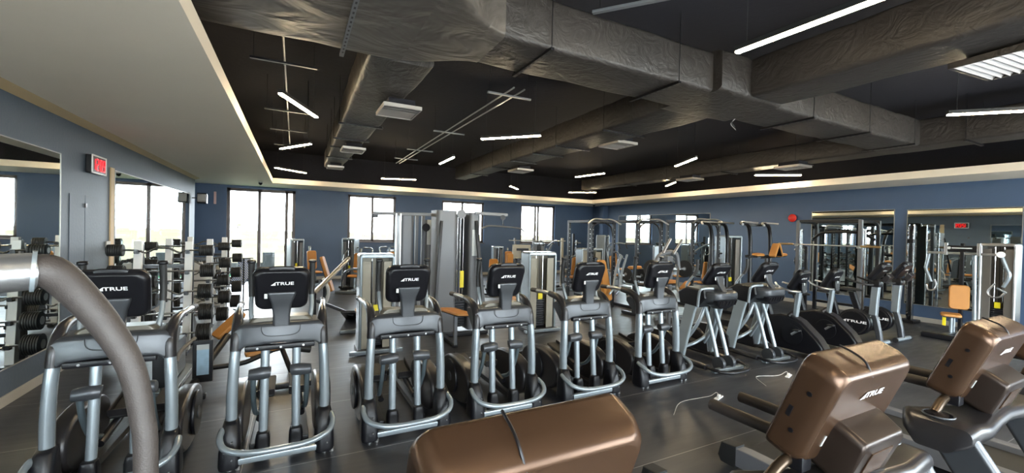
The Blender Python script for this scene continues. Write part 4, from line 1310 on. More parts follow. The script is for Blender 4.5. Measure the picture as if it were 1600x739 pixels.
# ------------------------------------------------------------ generic pieces of selectorised machines (children of a machine)
def tower(t, x, y, w, h, d=0.35, shell=None, frame=None, yaw=0.0, placard=False):
    """weight-stack tower standing at x, y of the machine, its open face towards -Y"""
    R = Matrix.Translation((x, y, 0)) @ Matrix.Rotation(yaw, 4, 'Z')
    shell, frame = shell or M_cream, frame or M_silver
    rear = G().loft([[V((a, d / 2 - 0.03 + b, z)) for a, b in rrect(w - 0.05, 0.05, 0.02, 3)] for z in (0.06, h - 0.05)]).xform(R).build('rear_shroud', shell, t, angle=50)
    for s in (-1, 1):
        G().loft([[V((s * (w / 2 - 0.02) + a, b, z)) for a, b in rrect(0.045, d, 0.02, 3)] for z in (0.03, h - 0.04)]).xform(R).build('side_post', frame, t, angle=50)
        sp = G().loft([[V((s * (w / 2 - w * 0.20) + a, -d / 2 + 0.05 + b, z)) for a, b in rrect(w * 0.24, 0.025, 0.01, 2)] for z in (0.08, h - 0.12)]).xform(R).build('front_panel', shell, t)
        G().cyl((s * w * 0.12, -0.02, 0.1), (s * w * 0.12, -0.02, h - 0.08), 0.012, 8).xform(R).build('guide_rod', M_chrome, t)
    G().loft([[V((a, b, z)) for a, b in rrect(w * k, d * k, 0.05, 4)] for z, k in ((h - 0.06, 1.0), (h - 0.02, 1.02), (h, 0.96))]).xform(R).build('top_cap', frame, t, angle=50)
    G().box((0, 0, 0.04), (w + 0.04, d + 0.06, 0.08), bev=0.012).xform(R).build('tower_base', M_blkmetal, t)
    n = 12
    for k in range(n):
        z = 0.12 + k * 0.045
        st = G().box((0, -0.02, z), (w * 0.36, 0.09, 0.038), bev=0.004).xform(R).build('weight_plate', M_blkmetal, t)
    G().box((0, -0.075, 0.12 + n * 0.045 + 0.03), (w * 0.16, 0.02, 0.12), bev=0.004).xform(R).build('yellow_label', M_yellow, t)
    G().cyl((0, -0.02, 0.7), (0, -0.02, h - 0.05), 0.006, 6).xform(R).build('cable', M_blkmetal, t)
    if placard:
        G().box((w * 0.30, -d / 2 + 0.03, h * 0.74), (w * 0.20, 0.006, h * 0.2), bev=0.001).xform(R).build('placard', M_paper, t)


def pad(t, c, w, l, th=0.06, rot=(0, 0, 0), name='seat', m=None):
    rings = []
    for o, k in ((-th / 2, 0.9), (-th * 0.3, 1.0), (th * 0.2, 1.0), (th / 2, 0.9)):
        rings.append([V((a * k, b * (1 - (1 - k) * w / l), o)) for a, b in rrect(w, l, min(w, l) * 0.22, 5)])
    M = Matrix.Translation(c) @ Euler(rot).to_matrix().to_4x4()
    p = G().loft(rings).xform(M).build(name, m or M_orange, t, angle=50)
    G().box((0, 0, -th / 2 - 0.008), (w * 0.8, l * 0.85, 0.014), bev=0.003).xform(M).build('backing_board', M_blkmetal, p)
    return p


def seated_machine(label, loc, rz, h=1.55, w=0.5, shell=None, style='press', back_h=0.62, tower_at=(0, 0.75), frame=None):
    """tower behind, seat in front of it; front of the machine = local -Y"""
    t = thing('weight_machine', label, 'weight machine', loc, rz)
    tower(t, tower_at[0], tower_at[1], w, h, 0.36, shell, frame)
    fr = frame or M_silver
    G().bar((0, tower_at[1] - 0.15, 0.05), (0, -0.75, 0.05), 0.08, 0.07, bev=0.012).build('base_beam', fr, t)
    G().bar((-0.35, -0.75, 0.04), (0.35, -0.75, 0.04), 0.08, 0.07, bev=0.012).build('front_foot', fr, t)
    G().tube([(0, 0.15, 0.06), (0, 0.18, 0.5), (0, 0.25, 1.0), (0, 0.30, 1.3)], 0.04, 12, 3).build('spine', fr, t)
    G().cyl((0, -0.2, 0.05), (0, -0.18, 0.42), 0.035, 12).build('seat_post', fr, t)
    pad(t, (0, -0.18, 0.47), 0.36, 0.40)
    pad(t, (0, 0.10, 0.85), 0.30, back_h, 0.07, (PI / 2 - 0.12, 0, 0), 'back_pad')
    for s in (-1, 1):
        if style == 'press':
            a = G().tube([(s * 0.08, 0.32, 1.32), (s * 0.34, 0.30, 1.30), (s * 0.42, 0.10, 1.15), (s * 0.40, -0.12, 0.92)], 0.024, 12, 4).build('press_arm', fr, t)
            G().tube([(s * 0.44, -0.14, 0.90), (s * 0.26, -0.16, 0.90)], 0.019, 10).build('hand_grip', M_rubber, a)
        elif style == 'pull':
            a = G().tube([(s * 0.05, 0.30, 1.40), (s * 0.30, 0.05, 1.62), (s * 0.38, -0.25, 1.60)], 0.024, 12, 4).build('pull_arm', fr, t)
            G().tube([(s * 0.38, -0.25, 1.6), (s * 0.40, -0.32, 1.42)], 0.02, 10).build('hand_grip', M_rubber, a)
        else:
            a = G().tube([(s * 0.20, -0.10, 0.46), (s * 0.24, -0.42, 0.44), (s * 0.20, -0.52, 0.22)], 0.024, 12, 4).build('leg_arm', fr, t)
            G().cyl((s * 0.05, -0.54, 0.20), (s * 0.28, -0.54, 0.20), 0.05, 14, bev=0.01).build('foam_roller', M_rubber, a)
    return t


def bench(label, loc, rz, incline=0.6, wheels=True):
    t = thing('adjustable_bench', label, 'bench', loc, rz)
    G().bar((0, -0.6, 0.08), (0, 0.55, 0.08), 0.07, 0.06, bev=0.01).build('spine_beam', M_blkmetal, t)
    G().bar((-0.25, -0.6, 0.05), (0.25, -0.6, 0.05), 0.07, 0.06, bev=0.01).build('front_foot', M_blkmetal, t)
    G().bar((-0.28, 0.55, 0.05), (0.28, 0.55, 0.05), 0.07, 0.06, bev=0.01).build('rear_foot', M_blkmetal, t)
    G().tube([(0, -0.15, 0.08), (0, -0.2, 0.38)], 0.035, 10).build('post', M_blkmetal, t)
    pad(t, (0, -0.40, 0.44), 0.30, 0.34, 0.06, (0.12, 0, 0))
    L = 0.80
    c = V((0, -0.2 + math.cos(incline) * L / 2, 0.43 + math.sin(incline) * L / 2))
    pad(t, c, 0.28, L, 0.06, (incline, 0, 0), 'back_pad')
    G().tube([(0, 0.42, 0.1), (0, 0.2, 0.40 + 0.25 * math.sin(incline))], 0.025, 10).build('support_strut', M_silver, t)
    return t


def plate(t, c, r=0.22, axis=(1, 0, 0), name='weight_plate', th=0.04):
    a = V(axis).normalized() * th / 2
    c = V(c)
    p = G().tube([c - a, c - a * 0.8, c - a * 0.78, c + a * 0.78, c + a * 0.8, c + a], [r * 0.97, r, r, r, r, r * 0.97], 24).build(name, M_rubber, t)
    G().cyl(c - a * 1.08, c + a * 1.08, r * 0.22, 14).build('plate_hub', M_steel, p)
    return p


def power_rack(label, loc, rz, w=1.1, d=0.9, h=2.35, bar_z=1.45, plates=3):
    t = thing('power_rack', label, 'power rack', loc, rz)
    for s in (-1, 1):
        for e in (-1, 1):
            p = G().box((s * w / 2, e * d / 2, h / 2), (0.07, 0.07, h), bev=0.006).build('post', M_blkmetal, t)
            g = G()
            for k in range(14): g.box((s * w / 2, e * d / 2 - 0.036, 0.5 + k * 0.12), (0.02, 0.004, 0.02))
            g.build('hole_strip', M_steel, p)
        G().bar((s * w / 2, -d / 2, 0.04), (s * w / 2, d / 2, 0.04), 0.08, 0.07, bev=0.01).build('foot_beam', M_blkmetal, t)
        G().bar((s * w / 2, -d / 2, h - 0.04), (s * w / 2, d / 2, h - 0.04), 0.07, 0.07, bev=0.008).build('top_beam', M_blkmetal, t)
        G().tube([(s * (w / 2 - 0.02), -d / 2, h - 0.42), (s * (w / 2 - 0.10), -d / 2, h - 0.18), (s * (w / 2 - 0.30), -d / 2, h - 0.06)], 0.022, 10, 4).build('corner_brace', M_blkmetal, t)
        j = G().box((s * w / 2, -d / 2 - 0.07, bar_z - 0.03), (0.06, 0.09, 0.05), bev=0.008).build('bar_hook', M_blkmetal, t)
        for k, z in enumerate((0.5, 0.95)):
            hn = G().cyl((s * (w / 2 + 0.03), d / 2, z), (s * (w / 2 + 0.26), d / 2, z), 0.022, 10).build('storage_horn', M_steel, t)
    G().bar((-w / 2, -d / 2, h - 0.04), (w / 2, -d / 2, h - 0.04), 0.06, 0.06, bev=0.008).build('front_beam', M_blkmetal, t)
    G().tube([(-w / 2 - 0.14, -d / 2 - 0.12, h - 0.10), (-w / 2 + 0.12, -d / 2 - 0.05, h + 0.02), (0, -d / 2 - 0.05, h + 0.02), (w / 2 - 0.12, -d / 2 - 0.05, h + 0.02), (w / 2 + 0.14, -d / 2 - 0.12, h - 0.10)], 0.02, 10, 4).build('pull_up_bar', M_steel, t)
    G().bar((-w / 2, d / 2, h - 0.04), (w / 2, d / 2, h - 0.04), 0.06, 0.06, bev=0.008).build('rear_beam', M_blkmetal, t)
    return t


def loaded_bar(label, loc, rz, plates=2, L=2.0):
    t = thing('barbell', label, 'barbell', loc, rz)
    G().cyl((-L / 2 + 0.35, 0, 0), (L / 2 - 0.35, 0, 0), 0.015, 12).build('bar', M_steel, t)
    for s in (-1, 1):
        G().cyl((s * (L / 2 - 0.37), 0, 0), (s * L / 2, 0, 0), 0.025, 12).build('sleeve', mat('brass_sleeve', (0.55, 0.38, 0.18), 0.3, 0.9, var=0.08), t)
    return t


# ------------------------------------------------------------ the tall grey multi-station cable tower
t = thing('cable_multi_station', 'tall grey cable multi-station with lat bar, standing behind the ellipticals', 'cable machine', (2.62, 7.75, 0))
O = V((2.62, 7.75, 0))
xl, xr = at(678, 400, Y=7.6).x, at(747, 400, Y=7.6).x
HT = at(700, 329, Y=7.6).z
xm0, xm1 = at(711, 400, Y=7.6).x, at(721, 400, Y=7.6).x
# left smooth shroud, channel with cables, right shroud
def shroud(x0, x1, y0, y1, z1, m, name='tower_shroud'):
    return G().loft([[V(((x0 + x1) / 2 + a, (y0 + y1) / 2 + b, z)) - O for a, b in rrect(x1 - x0, y1 - y0, 0.07, 5)] for z in (0.05, z1)]).build(name, m, t, angle=50)
shroud(xl + 0.02, xm0, 7.5, 7.95, HT, M_greytower)
shroud(xm1 + 0.12, xr, 7.5, 7.9, HT - 0.02, M_greytower)
shroud(xm0, xm1 + 0.12, 7.82, 7.9, HT - 0.05, M_blkmetal, 'cable_channel')
for k in (0.03, 0.09, 0.15):
    G().cyl(V((xm0 + k + 0.01, 7.6, 0.6)) - O, V((xm0 + k + 0.01, 7.6, HT - 0.12)) - O, 0.009, 8).build('cable', M_chrome, t)
for k in range(12): G().box(V(((xm0 + xm1) / 2 + 0.06, 7.68, 0.12 + k * 0.05)) - O, (0.20, 0.10, 0.043), bev=0.004).build('weight_plate', M_blkmetal, t)
G().box(V((xm0 + 0.13, 7.56, 1.02)) - O, (0.075, 0.02, 0.32), bev=0.004).build('yellow_label', M_yellow, t)
G().box(V((xr - 0.11, 7.49, 1.72)) - O, (0.13, 0.006, 0.50), bev=0.001).build('placard', M_paper, t)
G().cyl(V((xm0 + 0.08, 7.50, HT - 0.06)) - O, V((xm0 + 0.08, 7.53, HT - 0.06)) - O, 0.085, 20).build('pulley', M_greytower, t)
pl = (xl + 0.02) - O.x
# leg frame braces and left side tower
G().bar(at(690, 345, Y=7.5) - O, at(681, 470, Y=7.3) - O, 0.05, 0.06, bev=0.008).build('slanted_brace', M_blkmetal, t)
G().bar(at(744, 345, Y=7.5) - O, at(757, 500, Y=7.2) - O, 0.06, 0.07, bev=0.008).build('slanted_brace', M_blkmetal, t)
a, b = at(622, 400, Y=8.3).x, at(640, 400, Y=8.3).x
z8 = at(640, 335, Y=8.3).z
shroud(a, b + 0.03, 8.1, 8.5, z8, M_greytower)
for px in (618, 625): G().cyl(V((at(px, 400, Y=8.0).x, 8.0, 0.05)) - O, V((at(px, 400, Y=8.0).x, 8.0, z8)) - O, 0.022, 10).build('guide_rod', M_steel, t)
a, b = at(650, 400, Y=8.4).x, at(672, 400, Y=8.4).x
for xx in (a, a + 0.13): G().box(V((xx, 8.4, z8 / 2)) - O, (0.06, 0.07, z8), bev=0.008).build('frame_post', M_greytower, t)
shroud(a + 0.17, b + 0.05, 8.25, 8.5, z8 - 0.1, M_greytower)
G().box(V((b - 0.05, 8.22, 1.9)) - O, (0.15, 0.006, 0.5), bev=0.001).build('placard', M_paper, t)
G().cyl(V((a + 0.14, 8.2, z8 - 0.25)) - O, V((a + 0.14, 8.24, z8 - 0.25)) - O, 0.08, 18).build('pulley', M_blkmetal, t)
G().bar(at(583, 333, Y=8.2) - O, at(692, 336, Y=7.9) - O, 0.05, 0.06, bev=0.008).build('top_beam', M_greytower, t)
G().box(at(586, 337, Y=8.2) - O, (0.12, 0.06, 0.07), bev=0.02).build('pulley_head', M_blkmetal, t)
lb = G().bar(at(742, 333, Y=7.5) - O, at(793, 336, Y=7.4) - O, 0.05, 0.06, bev=0.008).build('lat_beam', M_greytower, t)
G().cyl(at(786, 340, Y=7.4) - O, at(786, 353, Y=7.4) - O, 0.008, 8).build('cable', M_blkmetal, lb)
G().cyl(at(786, 340, Y=7.38) - O, at(786, 340, Y=7.42) - O, 0.05, 16).build('pulley', M_blkmetal, lb)
G().tube([at(752, 357, Y=7.3) - O, at(764, 353, Y=7.35) - O, at(786, 354, Y=7.4) - O, at(812, 357, Y=7.45) - O, at(819, 362, Y=7.45) - O], 0.016, 10, 4).build('lat_bar', M_steel, lb)
G().bar(V((xl, 7.3, 0.04)) - O, V((xr + 0.1, 7.3, 0.04)) - O, 0.08, 0.07, bev=0.01).build('base_beam', M_blkmetal, t)
G().bar(V((xl + 0.1, 8.9, 0.04)) - O, V((xl + 0.1, 6.6, 0.04)) - O, 0.08, 0.07, bev=0.01).build('base_beam', M_blkmetal, t)
c = at(712, 487, Y=6.6) - O
pad(t, c, 0.32, 0.62, 0.05, (0, 0.10, 0.2), 'seat')
G().bar(c - V((0, 0, 0.04)), V((c.x, c.y, 0.05)), 0.05, 0.06).build('seat_post', M_greytower, t)


def simple_tower_machine(label, px0, px1, pytop, Y, shell, frame, style, rz=0.0, seat=True, h=None):
    x0, x1 = at(px0, 400, Y=Y).x, at(px1, 400, Y=Y).x
    H = h or at((px0 + px1) / 2, pytop, Y=Y).z
    t = seated_machine(label, ((x0 + x1) / 2, Y, 0), rz, h=H, w=x1 - x0, shell=shell, style=style, tower_at=(0, 0.18), frame=frame) if seat else None
    return t


def back_facing(label, px0, px1, pytop, Y, shell, style, user=1, name='weight_machine'):
    """tower nearest the camera showing its shrouded face, the seat behind it"""
    x0, x1 = at(px0, 400, Y=Y).x, at(px1, 400, Y=Y).x
    H = at((px0 + px1) / 2, pytop, Y=Y).z
    t = thing(name, label, 'weight machine', ((x0 + x1) / 2, Y, 0))
    w = x1 - x0
    tower(t, 0, 0.18, w, H, 0.34, shell, M_silver)
    G().bar((0, 0.3, 0.05), (0, 1.5, 0.05), 0.08, 0.07, bev=0.012).build('base_beam', M_silver, t)
    G().bar((-0.4, -0.02, 0.04), (0.4, -0.02, 0.04), 0.07, 0.06, bev=0.01).build('front_foot', M_silver, t)
    G().bar((-0.4, 1.5, 0.04), (0.4, 1.5, 0.04), 0.07, 0.06, bev=0.01).build('rear_foot', M_silver, t)
    G().tube([(0, 0.9, 0.05), (0, 0.92, 0.5), (0, 0.86, 1.15)], 0.04, 12, 3).build('spine', M_silver, t)
    pad(t, (0, 1.1, 0.48), 0.36, 0.40)
    pad(t, (0, 0.92, 0.85), 0.30, 0.6, 0.07, (PI / 2 + 0.1, 0, 0), 'back_pad')
    for s in (-1, 1):
        a = G().tube([(s * 0.05, 0.6, H - 0.3), (s * 0.35, 0.7, H - 0.3), (s * 0.42, 1.0, H - 0.5), (s * 0.40, 1.2, H - 0.65)], 0.022, 10, 4).build('press_arm', M_silver, t)
        G().cyl((s * 0.30, 1.2, H - 0.65), (s * 0.46, 1.2, H - 0.65), 0.02, 10).build('hand_grip', M_rubber, a)
    return t


back_facing('weight machine with short cream tower, behind the third elliptical', 563, 618, 397, 6.75, M_cream, 'press')
back_facing('weight machine with narrow cream tower, between the fourth and fifth ellipticals', 828, 871, 394, 7.0, M_cream, 'press')
back_facing('weight machine with low cream tower near the far right corner', 910, 943, 388, 10.5, M_cream, 'press')
seated_machine('small weight machine with tan seat against the back wall right of the glass door', (0.55, 15.4, 0), 0.35, h=1.55, w=0.42, shell=M_greytower, style='leg', tower_at=(-0.45, 0.3))
seated_machine('weight machine with dark tower below the left end of first window', (1.75, 13.9, 0), -0.5, h=1.62, w=0.42, shell=M_greytower, style='press', tower_at=(-0.35, 0.3))
seated_machine('weight machine with round tan pad below the first window', (3.0, 14.6, 0), 0.3, h=1.2, w=0.4, shell=M_greytower, style='press', tower_at=(0.3, 0.5))
seated_machine('weight machine with tan back pad right of the grey cable towers', (5.2, 13.9, 0), 0.6, h=1.5, w=0.45, shell=M_cream, style='press', tower_at=(0.4, 0.5))
seated_machine('weight machine beneath the third window', (9.2, 14.6, 0), -0.4, h=1.5, w=0.45, shell=M_greytower, style='pull', tower_at=(-0.3, 0.5))
# white board with T-shaped handle, seen beyond the fourth elliptical
t = thing('low_row_station', 'low row station with pale foot board and black T handle', 'weight machine', (6.15, 11.0, 0), 0.0)
O = V((6.15, 11.0, 0))
G().box((0, 0.25, 1.35), (0.62, 0.05, 0.42), bev=0.01).build('foot_board', M_cream, t)
for s in (-1, 1): G().box((s * 0.2, 0.3, 0.6), (0.06, 0.06, 1.2), bev=0.008).build('post', M_blkmetal, t)
G().box((0, 0.1, 0.04), (0.7, 0.8, 0.07), bev=0.01).build('base', M_blkmetal, t)
G().box((0, 0.18, 1.42), (0.40, 0.05, 0.07), bev=0.01).box((0, 0.18, 1.0), (0.07, 0.05, 0.8), bev=0.01).build('handle', M_blkmetal, t)
pad(t, (-0.62, -0.2, 1.1), 0.22, 0.44, 0.07, (PI / 2, 0, 0.3), 'chest_pad')
G().cyl((-0.62, -0.15, 0.05), (-0.62, -0.15, 0.95), 0.03, 10).bar((-0.62, -0.1, 0.05), (-0.1, 0.1, 0.05), 0.06, 0.06).build('pad_post', M_blkmetal, t)

# ------------------------------------------------------------ plate-loaded row machine left of centre, with the long steel lever
t = thing('lever_row_machine', 'plate-loaded machine with a long slanted steel lever, left of the cream tower', 'weight machine', (0.85, 9.4, 0))
O = V((0.85, 9.4, 0))
G().tube([at(491, 458, Y=8.7) - O, at(545, 404, Y=9.6) - O], 0.045, 14).build('lever_arm', M_steel, t)
G().cyl(at(540, 409, Y=9.55) - O, at(547, 402, Y=9.65) - O, 0.052, 14, bev=0.01).build('lever_cap', M_rubber, t)
G().bar(at(490, 468, Y=9.0) - O, at(552, 492, Y=9.0) - O, 0.07, 0.06, bev=0.01).build('base_beam', M_blkmetal, t)
G().bar(at(545, 487, Y=8.8) - O, at(552, 497, Y=9.6) - O, 0.3, 0.05, bev=0.01).build('foot_plate', M_blkmetal, t)
G().tube([at(505, 435, Y=9.3) - O, at(513, 452, Y=9.3) - O, at(510, 470, Y=9.3) - O, at(500, 480, Y=9.3) - O], 0.035, 10, 4).build('curved_guide', M_white, t)
pad(t, at(511, 428, Y=9.5) - O, 0.16, 0.75, 0.06, (PI / 2 - 0.3, 0, 1.2), 'back_pad')
G().cyl(at(508, 440, Y=9.5) - O, V((at(508, 440, Y=9.5).x, 9.5, 0.02)) - O, 0.035, 10).build('post', M_blkmetal, t)
G().cyl(at(491, 458, Y=8.7) - O, V((at(491, 458, Y=8.7).x, 8.7, 0.02)) - O, 0.04, 10).build('post', M_blkmetal, t)

# ------------------------------------------------------------ low bench machine behind the second elliptical
t = thing('decline_bench_machine', 'low black tube bench machine with tan pads and blue-white placard, between racks and second elliptical', 'bench', (-0.7, 6.3, 0))
O = V((-0.7, 6.3, 0))
G().tube([at(356, 524, Y=6.7) - O, at(318, 575, Y=6.3) - O, at(289, 622, Y=5.85) - O], 0.045, 12).build('main_beam', M_blkmetal, t)
G().tube([at(326, 575, Y=6.3) - O, at(375, 568, Y=6.4) - O, at(398, 560, Y=6.45) - O, at(440, 542, Y=6.6) - O, at(470, 541, Y=6.7) - O], 0.032, 12, 3).build('curved_beam', M_blkmetal, t)
G().tube([at(440, 543, Y=6.6) - O, at(458, 588, Y=6.3) - O], 0.032, 12).build('leg', M_blkmetal, t)
pad(t, at(358, 507, Y=6.8) - O, 0.16, 0.44, 0.06, (0.75, 0.2, -0.9), 'back_pad')
pad(t, at(416, 545, Y=6.6) - O, 0.50, 0.20, 0.07, (0, -0.14, 0.2), 'seat')
G().cyl(at(462, 543, Y=6.65) - O, at(486, 545, Y=6.65) - O, 0.055, 14, bev=0.012).build('foam_roller', M_rubber, t)
G().box(at(317, 564, Y=6.1) - O, (0.20, 0.04, 0.50), bev=0.01).build('placard_board', M_blkmetal, t)
b = at(317, 562, Y=6.075) - O
G().box(b, (0.12, 0.006, 0.36), bev=0.001).build('placard', mat('pale_blue_print', (0.35, 0.5, 0.62), 0.5, var=0.2, vscale=20), t)
G().box(b + V((0, -0.004, 0.15)), (0.12, 0.004, 0.06)).build('placard_header', M_paper, t)
G().box(V((-0.62, 0.1, 0.30)), (0.16, 0.8, 0.42), bev=0.01).build('weight_housing', M_blkmetal, t)
G().box(V((-0.62, 0.15, 0.04)), (0.30, 1.1, 0.07), bev=0.012).build('base', M_silver, t)
G().tube([at(276, 565, Y=6.2) - O, at(283, 548, Y=6.3) - O, at(305, 528, Y=6.5) - O], 0.022, 10, 3).build('side_rail', M_steel, t)
# ------------------------------------------------------------ racks along the far right
RX = [(920, 958, 8.7), (995, 1032, 8.2), (1082, 1122, 8.0)]
for i, (a, b, Y) in enumerate(RX):
    x0, x1 = at(a, 400, Y=Y).x, at(b, 400, Y=Y).x
    z = at((a + b) / 2, 344, Y=Y).z
    lab = ['power rack with steel pull-up bar, leftmost, before the dark wall pier', 'power rack between the two mirrored windows, centre of three', 'power rack nearest the curved black arches'][i]
    power_rack(lab, ((x0 + x1) / 2, Y + 0.45, 0), 0.0, w=x1 - x0, d=0.9, h=z, bar_z=1.5)
for i, (x, y, l) in enumerate(((7.15, 8.56, 'barbell racked across the leftmost power rack'), (8.0, 8.06, 'barbell racked across the centre power rack'))):
    pass

M_arch = M_blkmetal


def arch_station(label, pxs, py, Y, n=2):
    """assisted pull-up station: black posts bending over at the top with pale grips"""
    x = at(pxs[-1], 400, Y=Y).x
    zt = at(pxs[-1], py, Y=Y).z
    t = thing('pull_up_station', label, 'pull-up station', (x, Y, 0))
    for k, px in enumerate(pxs):
        xx = at(px, 400, Y=Y).x - x
        G().tube([(xx, 0, 0.04), (xx, 0, zt - 0.75), (xx - 0.06, -0.02, zt - 0.25), (xx - 0.22, -0.06, zt - 0.03), (xx - 0.52, -0.10, zt)], 0.045, 12, 4).build('arched_post', M_arch, t)
        g = G().tube([(xx - 0.72, -0.28, zt - 0.04), (xx - 0.56, -0.12, zt + 0.02), (xx - 0.36, -0.10, zt + 0.03), (xx - 0.16, -0.28, zt + 0.01)], 0.022, 10, 4).build('grip_bar', M_steel, t)
    x0, x1 = at(pxs[0], 400, Y=Y).x - x, 0
    G().bar((x0 - 0.1, 0, zt - 0.03), (x1 - 0.3, 0, zt - 0.03), 0.06, 0.06, bev=0.01).build('top_beam', M_arch, t)
    G().bar((x0, 0, 0.04), (x1, 0, 0.04), 0.08, 0.07, bev=0.01).build('base_beam', M_arch, t)
    G().bar((x0 + 0.3, 0, 0.04), (x0 + 0.3, -0.4, 0.04), 0.08, 0.07, bev=0.01).build('base_beam', M_arch, t)
    return t


a1 = arch_station('black arched pull-up station over the first climber, pale grips on top', (1112, 1136), 350, 7.2)
a2 = arch_station('black arched pull-up station with tan V-shaped pad over the second climber', (1172, 1203), 351, 6.4)
pad(a2, (-0.25, -0.35, 1.66), 0.36, 0.16, 0.06, (0, 1.05, 0.1), 'arm_pad')
pad(a2, (-0.42, -0.35, 1.66), 0.36, 0.16, 0.06, (0, -1.05, 0.1), 'arm_pad')
pad(a2, (-0.05, -0.30, 1.55), 0.34, 0.16, 0.06, (0.1, 0, 0.1), 'arm_pad')
pad(a2, (-0.95, -0.30, 1.55), 0.32, 0.16, 0.06, (0.1, 0, 0.1), 'arm_pad')
G().bar((-0.35, 0, 1.45), (-0.35, -0.35, 1.5), 0.05, 0.05).bar((-0.95, 0, 1.5), (0.0, 0, 1.5), 0.05, 0.05).build('pad_bracket', M_blkmetal, a2)
G().bar((-0.95, 0, 1.48), (-0.95, -0.30, 1.5), 0.05, 0.05).bar((-0.05, 0, 1.48), (-0.05, -0.30, 1.5), 0.05, 0.05).build('pad_bracket', M_blkmetal, a2)
back_facing('weight machine with tall taupe tower between the two black arches', 1133, 1160, 368, 8.0, M_taupe, 'press')

# plate-loaded lever press with two slanted gold-lit levers
t = thing('plate_loaded_press', 'plate-loaded press with rounded grey hood and two raised steel levers', 'weight machine', (6.9, 6.9, 0))
O = V((6.9, 6.9, 0))
for a, b in (((1036, 395), (1048, 373)), ((1052, 397), (1066, 375))):
    G().tube([at(*a, Y=6.8) - O, at(*b, Y=6.8) - O], 0.03, 12).build('lever', M_steel, t)
c = at(1050, 400, Y=6.9) - O
G().tube([at(1024, 430, Y=6.9) - O, at(1027, 405, Y=6.9) - O, at(1040, 395, Y=6.9) - O, at(1056, 397, Y=6.9) - O, at(1060, 420, Y=6.9) - O], 0.055, 12, 4).build('hood_tube', M_greytower, t)
G().box((c.x, 0.1, c.z / 2), (0.18, 0.12, c.z), bev=0.02).build('column', M_greytower, t)
G().bar((c.x - 0.4, 0.1, 0.04), (c.x + 0.5, 0.1, 0.04), 0.08, 0.07, bev=0.01).bar((c.x, 0.1, 0.04), (c.x, -1.0, 0.04), 0.08, 0.07, bev=0.01).build('base', M_greytower, t)
pad(t, at(1044, 440, Y=6.4) - O, 0.50, 0.20, 0.08, (0, 0.05, 0.25), 'seat')
pad(t, at(1070, 446, Y=6.2) - O, 0.30, 0.12, 0.06, (0, -0.5, 0.2), 'arm_pad')
q = at(1046, 446, Y=6.4) - O
G().bar(q, V((q.x, q.y, 0.05)), 0.06, 0.06).build('seat_post', M_greytower, t)
for s, px in ((-1, 1018), (1, 1070)): plate(t, at(px, 420, Y=6.9) - O, 0.2, (1, 0.2, 0))
G().bar(at(1016, 420, Y=6.9) - O, at(1072, 420, Y=6.9) - O, 0.04, 0.04).build('plate_axle', M_steel, t)
G().tube([at(1060, 420, Y=6.3) - O, at(1058, 450, Y=6.1) - O, at(1072, 470, Y=6.0) - O, at(1084, 462, Y=6.0) - O], 0.022, 10, 4).build('hand_lever', M_steel, t)
G().bar(at(1060, 420, Y=6.3) - O, at(1056, 415, Y=6.85) - O, 0.04, 0.04).build('lever_bracket', M_greytower, t)

# prone bench with the tall rounded tan back
t = thing('incline_lever_machine', 'machine with a tall rounded tan back pad beside the fifth elliptical', 'weight machine', (5.75, 7.2, 0))
O = V((5.75, 7.2, 0))
pad(t, at(944, 438, Y=7.2) - O, 0.26, 0.90, 0.09, (PI / 2 - 0.25, 0, 0.25), 'back_pad')
pad(t, at(930, 490, Y=7.0) - O, 0.42, 0.30, 0.08, (0.1, 0, 0.2), 'seat')
G().bar(at(946, 430, Y=7.35) - O, V((at(946, 430, Y=7.35).x, 7.5, 0.04)) - O, 0.08, 0.08, bev=0.01).build('spine', M_greytower, t)
G().bar(V((0.0, 0.4, 0.04)), V((-0.1, -0.7, 0.04)), 0.09, 0.07, bev=0.01).build('base_beam', M_greytower, t)
q = at(930, 494, Y=7.0) - O
G().bar(q, V((q.x, q.y, 0.05)), 0.06, 0.06).build('seat_post', M_greytower, t)
for s, px in ((-1, 962), (1, 972)):
    G().tube([at(px + 8, 398, Y=7.2) - O, at(px, 425, Y=7.1) - O, at(px - 4, 450, Y=7.0) - O, at(px - 10, 460, Y=7.0) - O], 0.026, 12, 4).build('lever_arm', M_silver, t)
G().bar(at(958, 452, Y=7.1) - O, at(945, 470, Y=7.4) - O, 0.04, 0.04).build('lever_bracket', M_greytower, t)

# leg press style machine with horizontal tan pad behind the last elliptical
t = thing('plate_loaded_row', 'plate-loaded row machine with small tan chest pad and dark plates', 'weight machine', (6.5, 8.0, 0))
O = V((6.5, 8.0, 0))
pad(t, at(992, 418, Y=7.6) - O, 0.40, 0.16, 0.07, (0, 0, 0.2), 'chest_pad')
q = at(992, 421, Y=7.6) - O
G().bar(q, V((q.x, q.y, 0.05)), 0.07, 0.07).build('column', M_blkmetal, t)
G().bar(V((q.x, q.y + 0.4, 0.04)), V((q.x, q.y - 0.5, 0.04)), 0.08, 0.07, bev=0.01).build('base_beam', M_blkmetal, t)
for px, py in ((978, 428), (985, 436), (1003, 430)): plate(t, at(px, py, Y=7.55) - O, 0.15, (1, 0.4, 0))
G().bar(at(974, 430, Y=7.58) - O, at(1008, 433, Y=7.58) - O, 0.04, 0.04).build('plate_axle', M_steel, t)
G().tube([at(972, 400, Y=7.5) - O, at(966, 418, Y=7.4) - O, at(972, 440, Y=7.4) - O, at(990, 445, Y=7.5) - O], 0.022, 10, 4).build('hand_lever', M_silver, t)

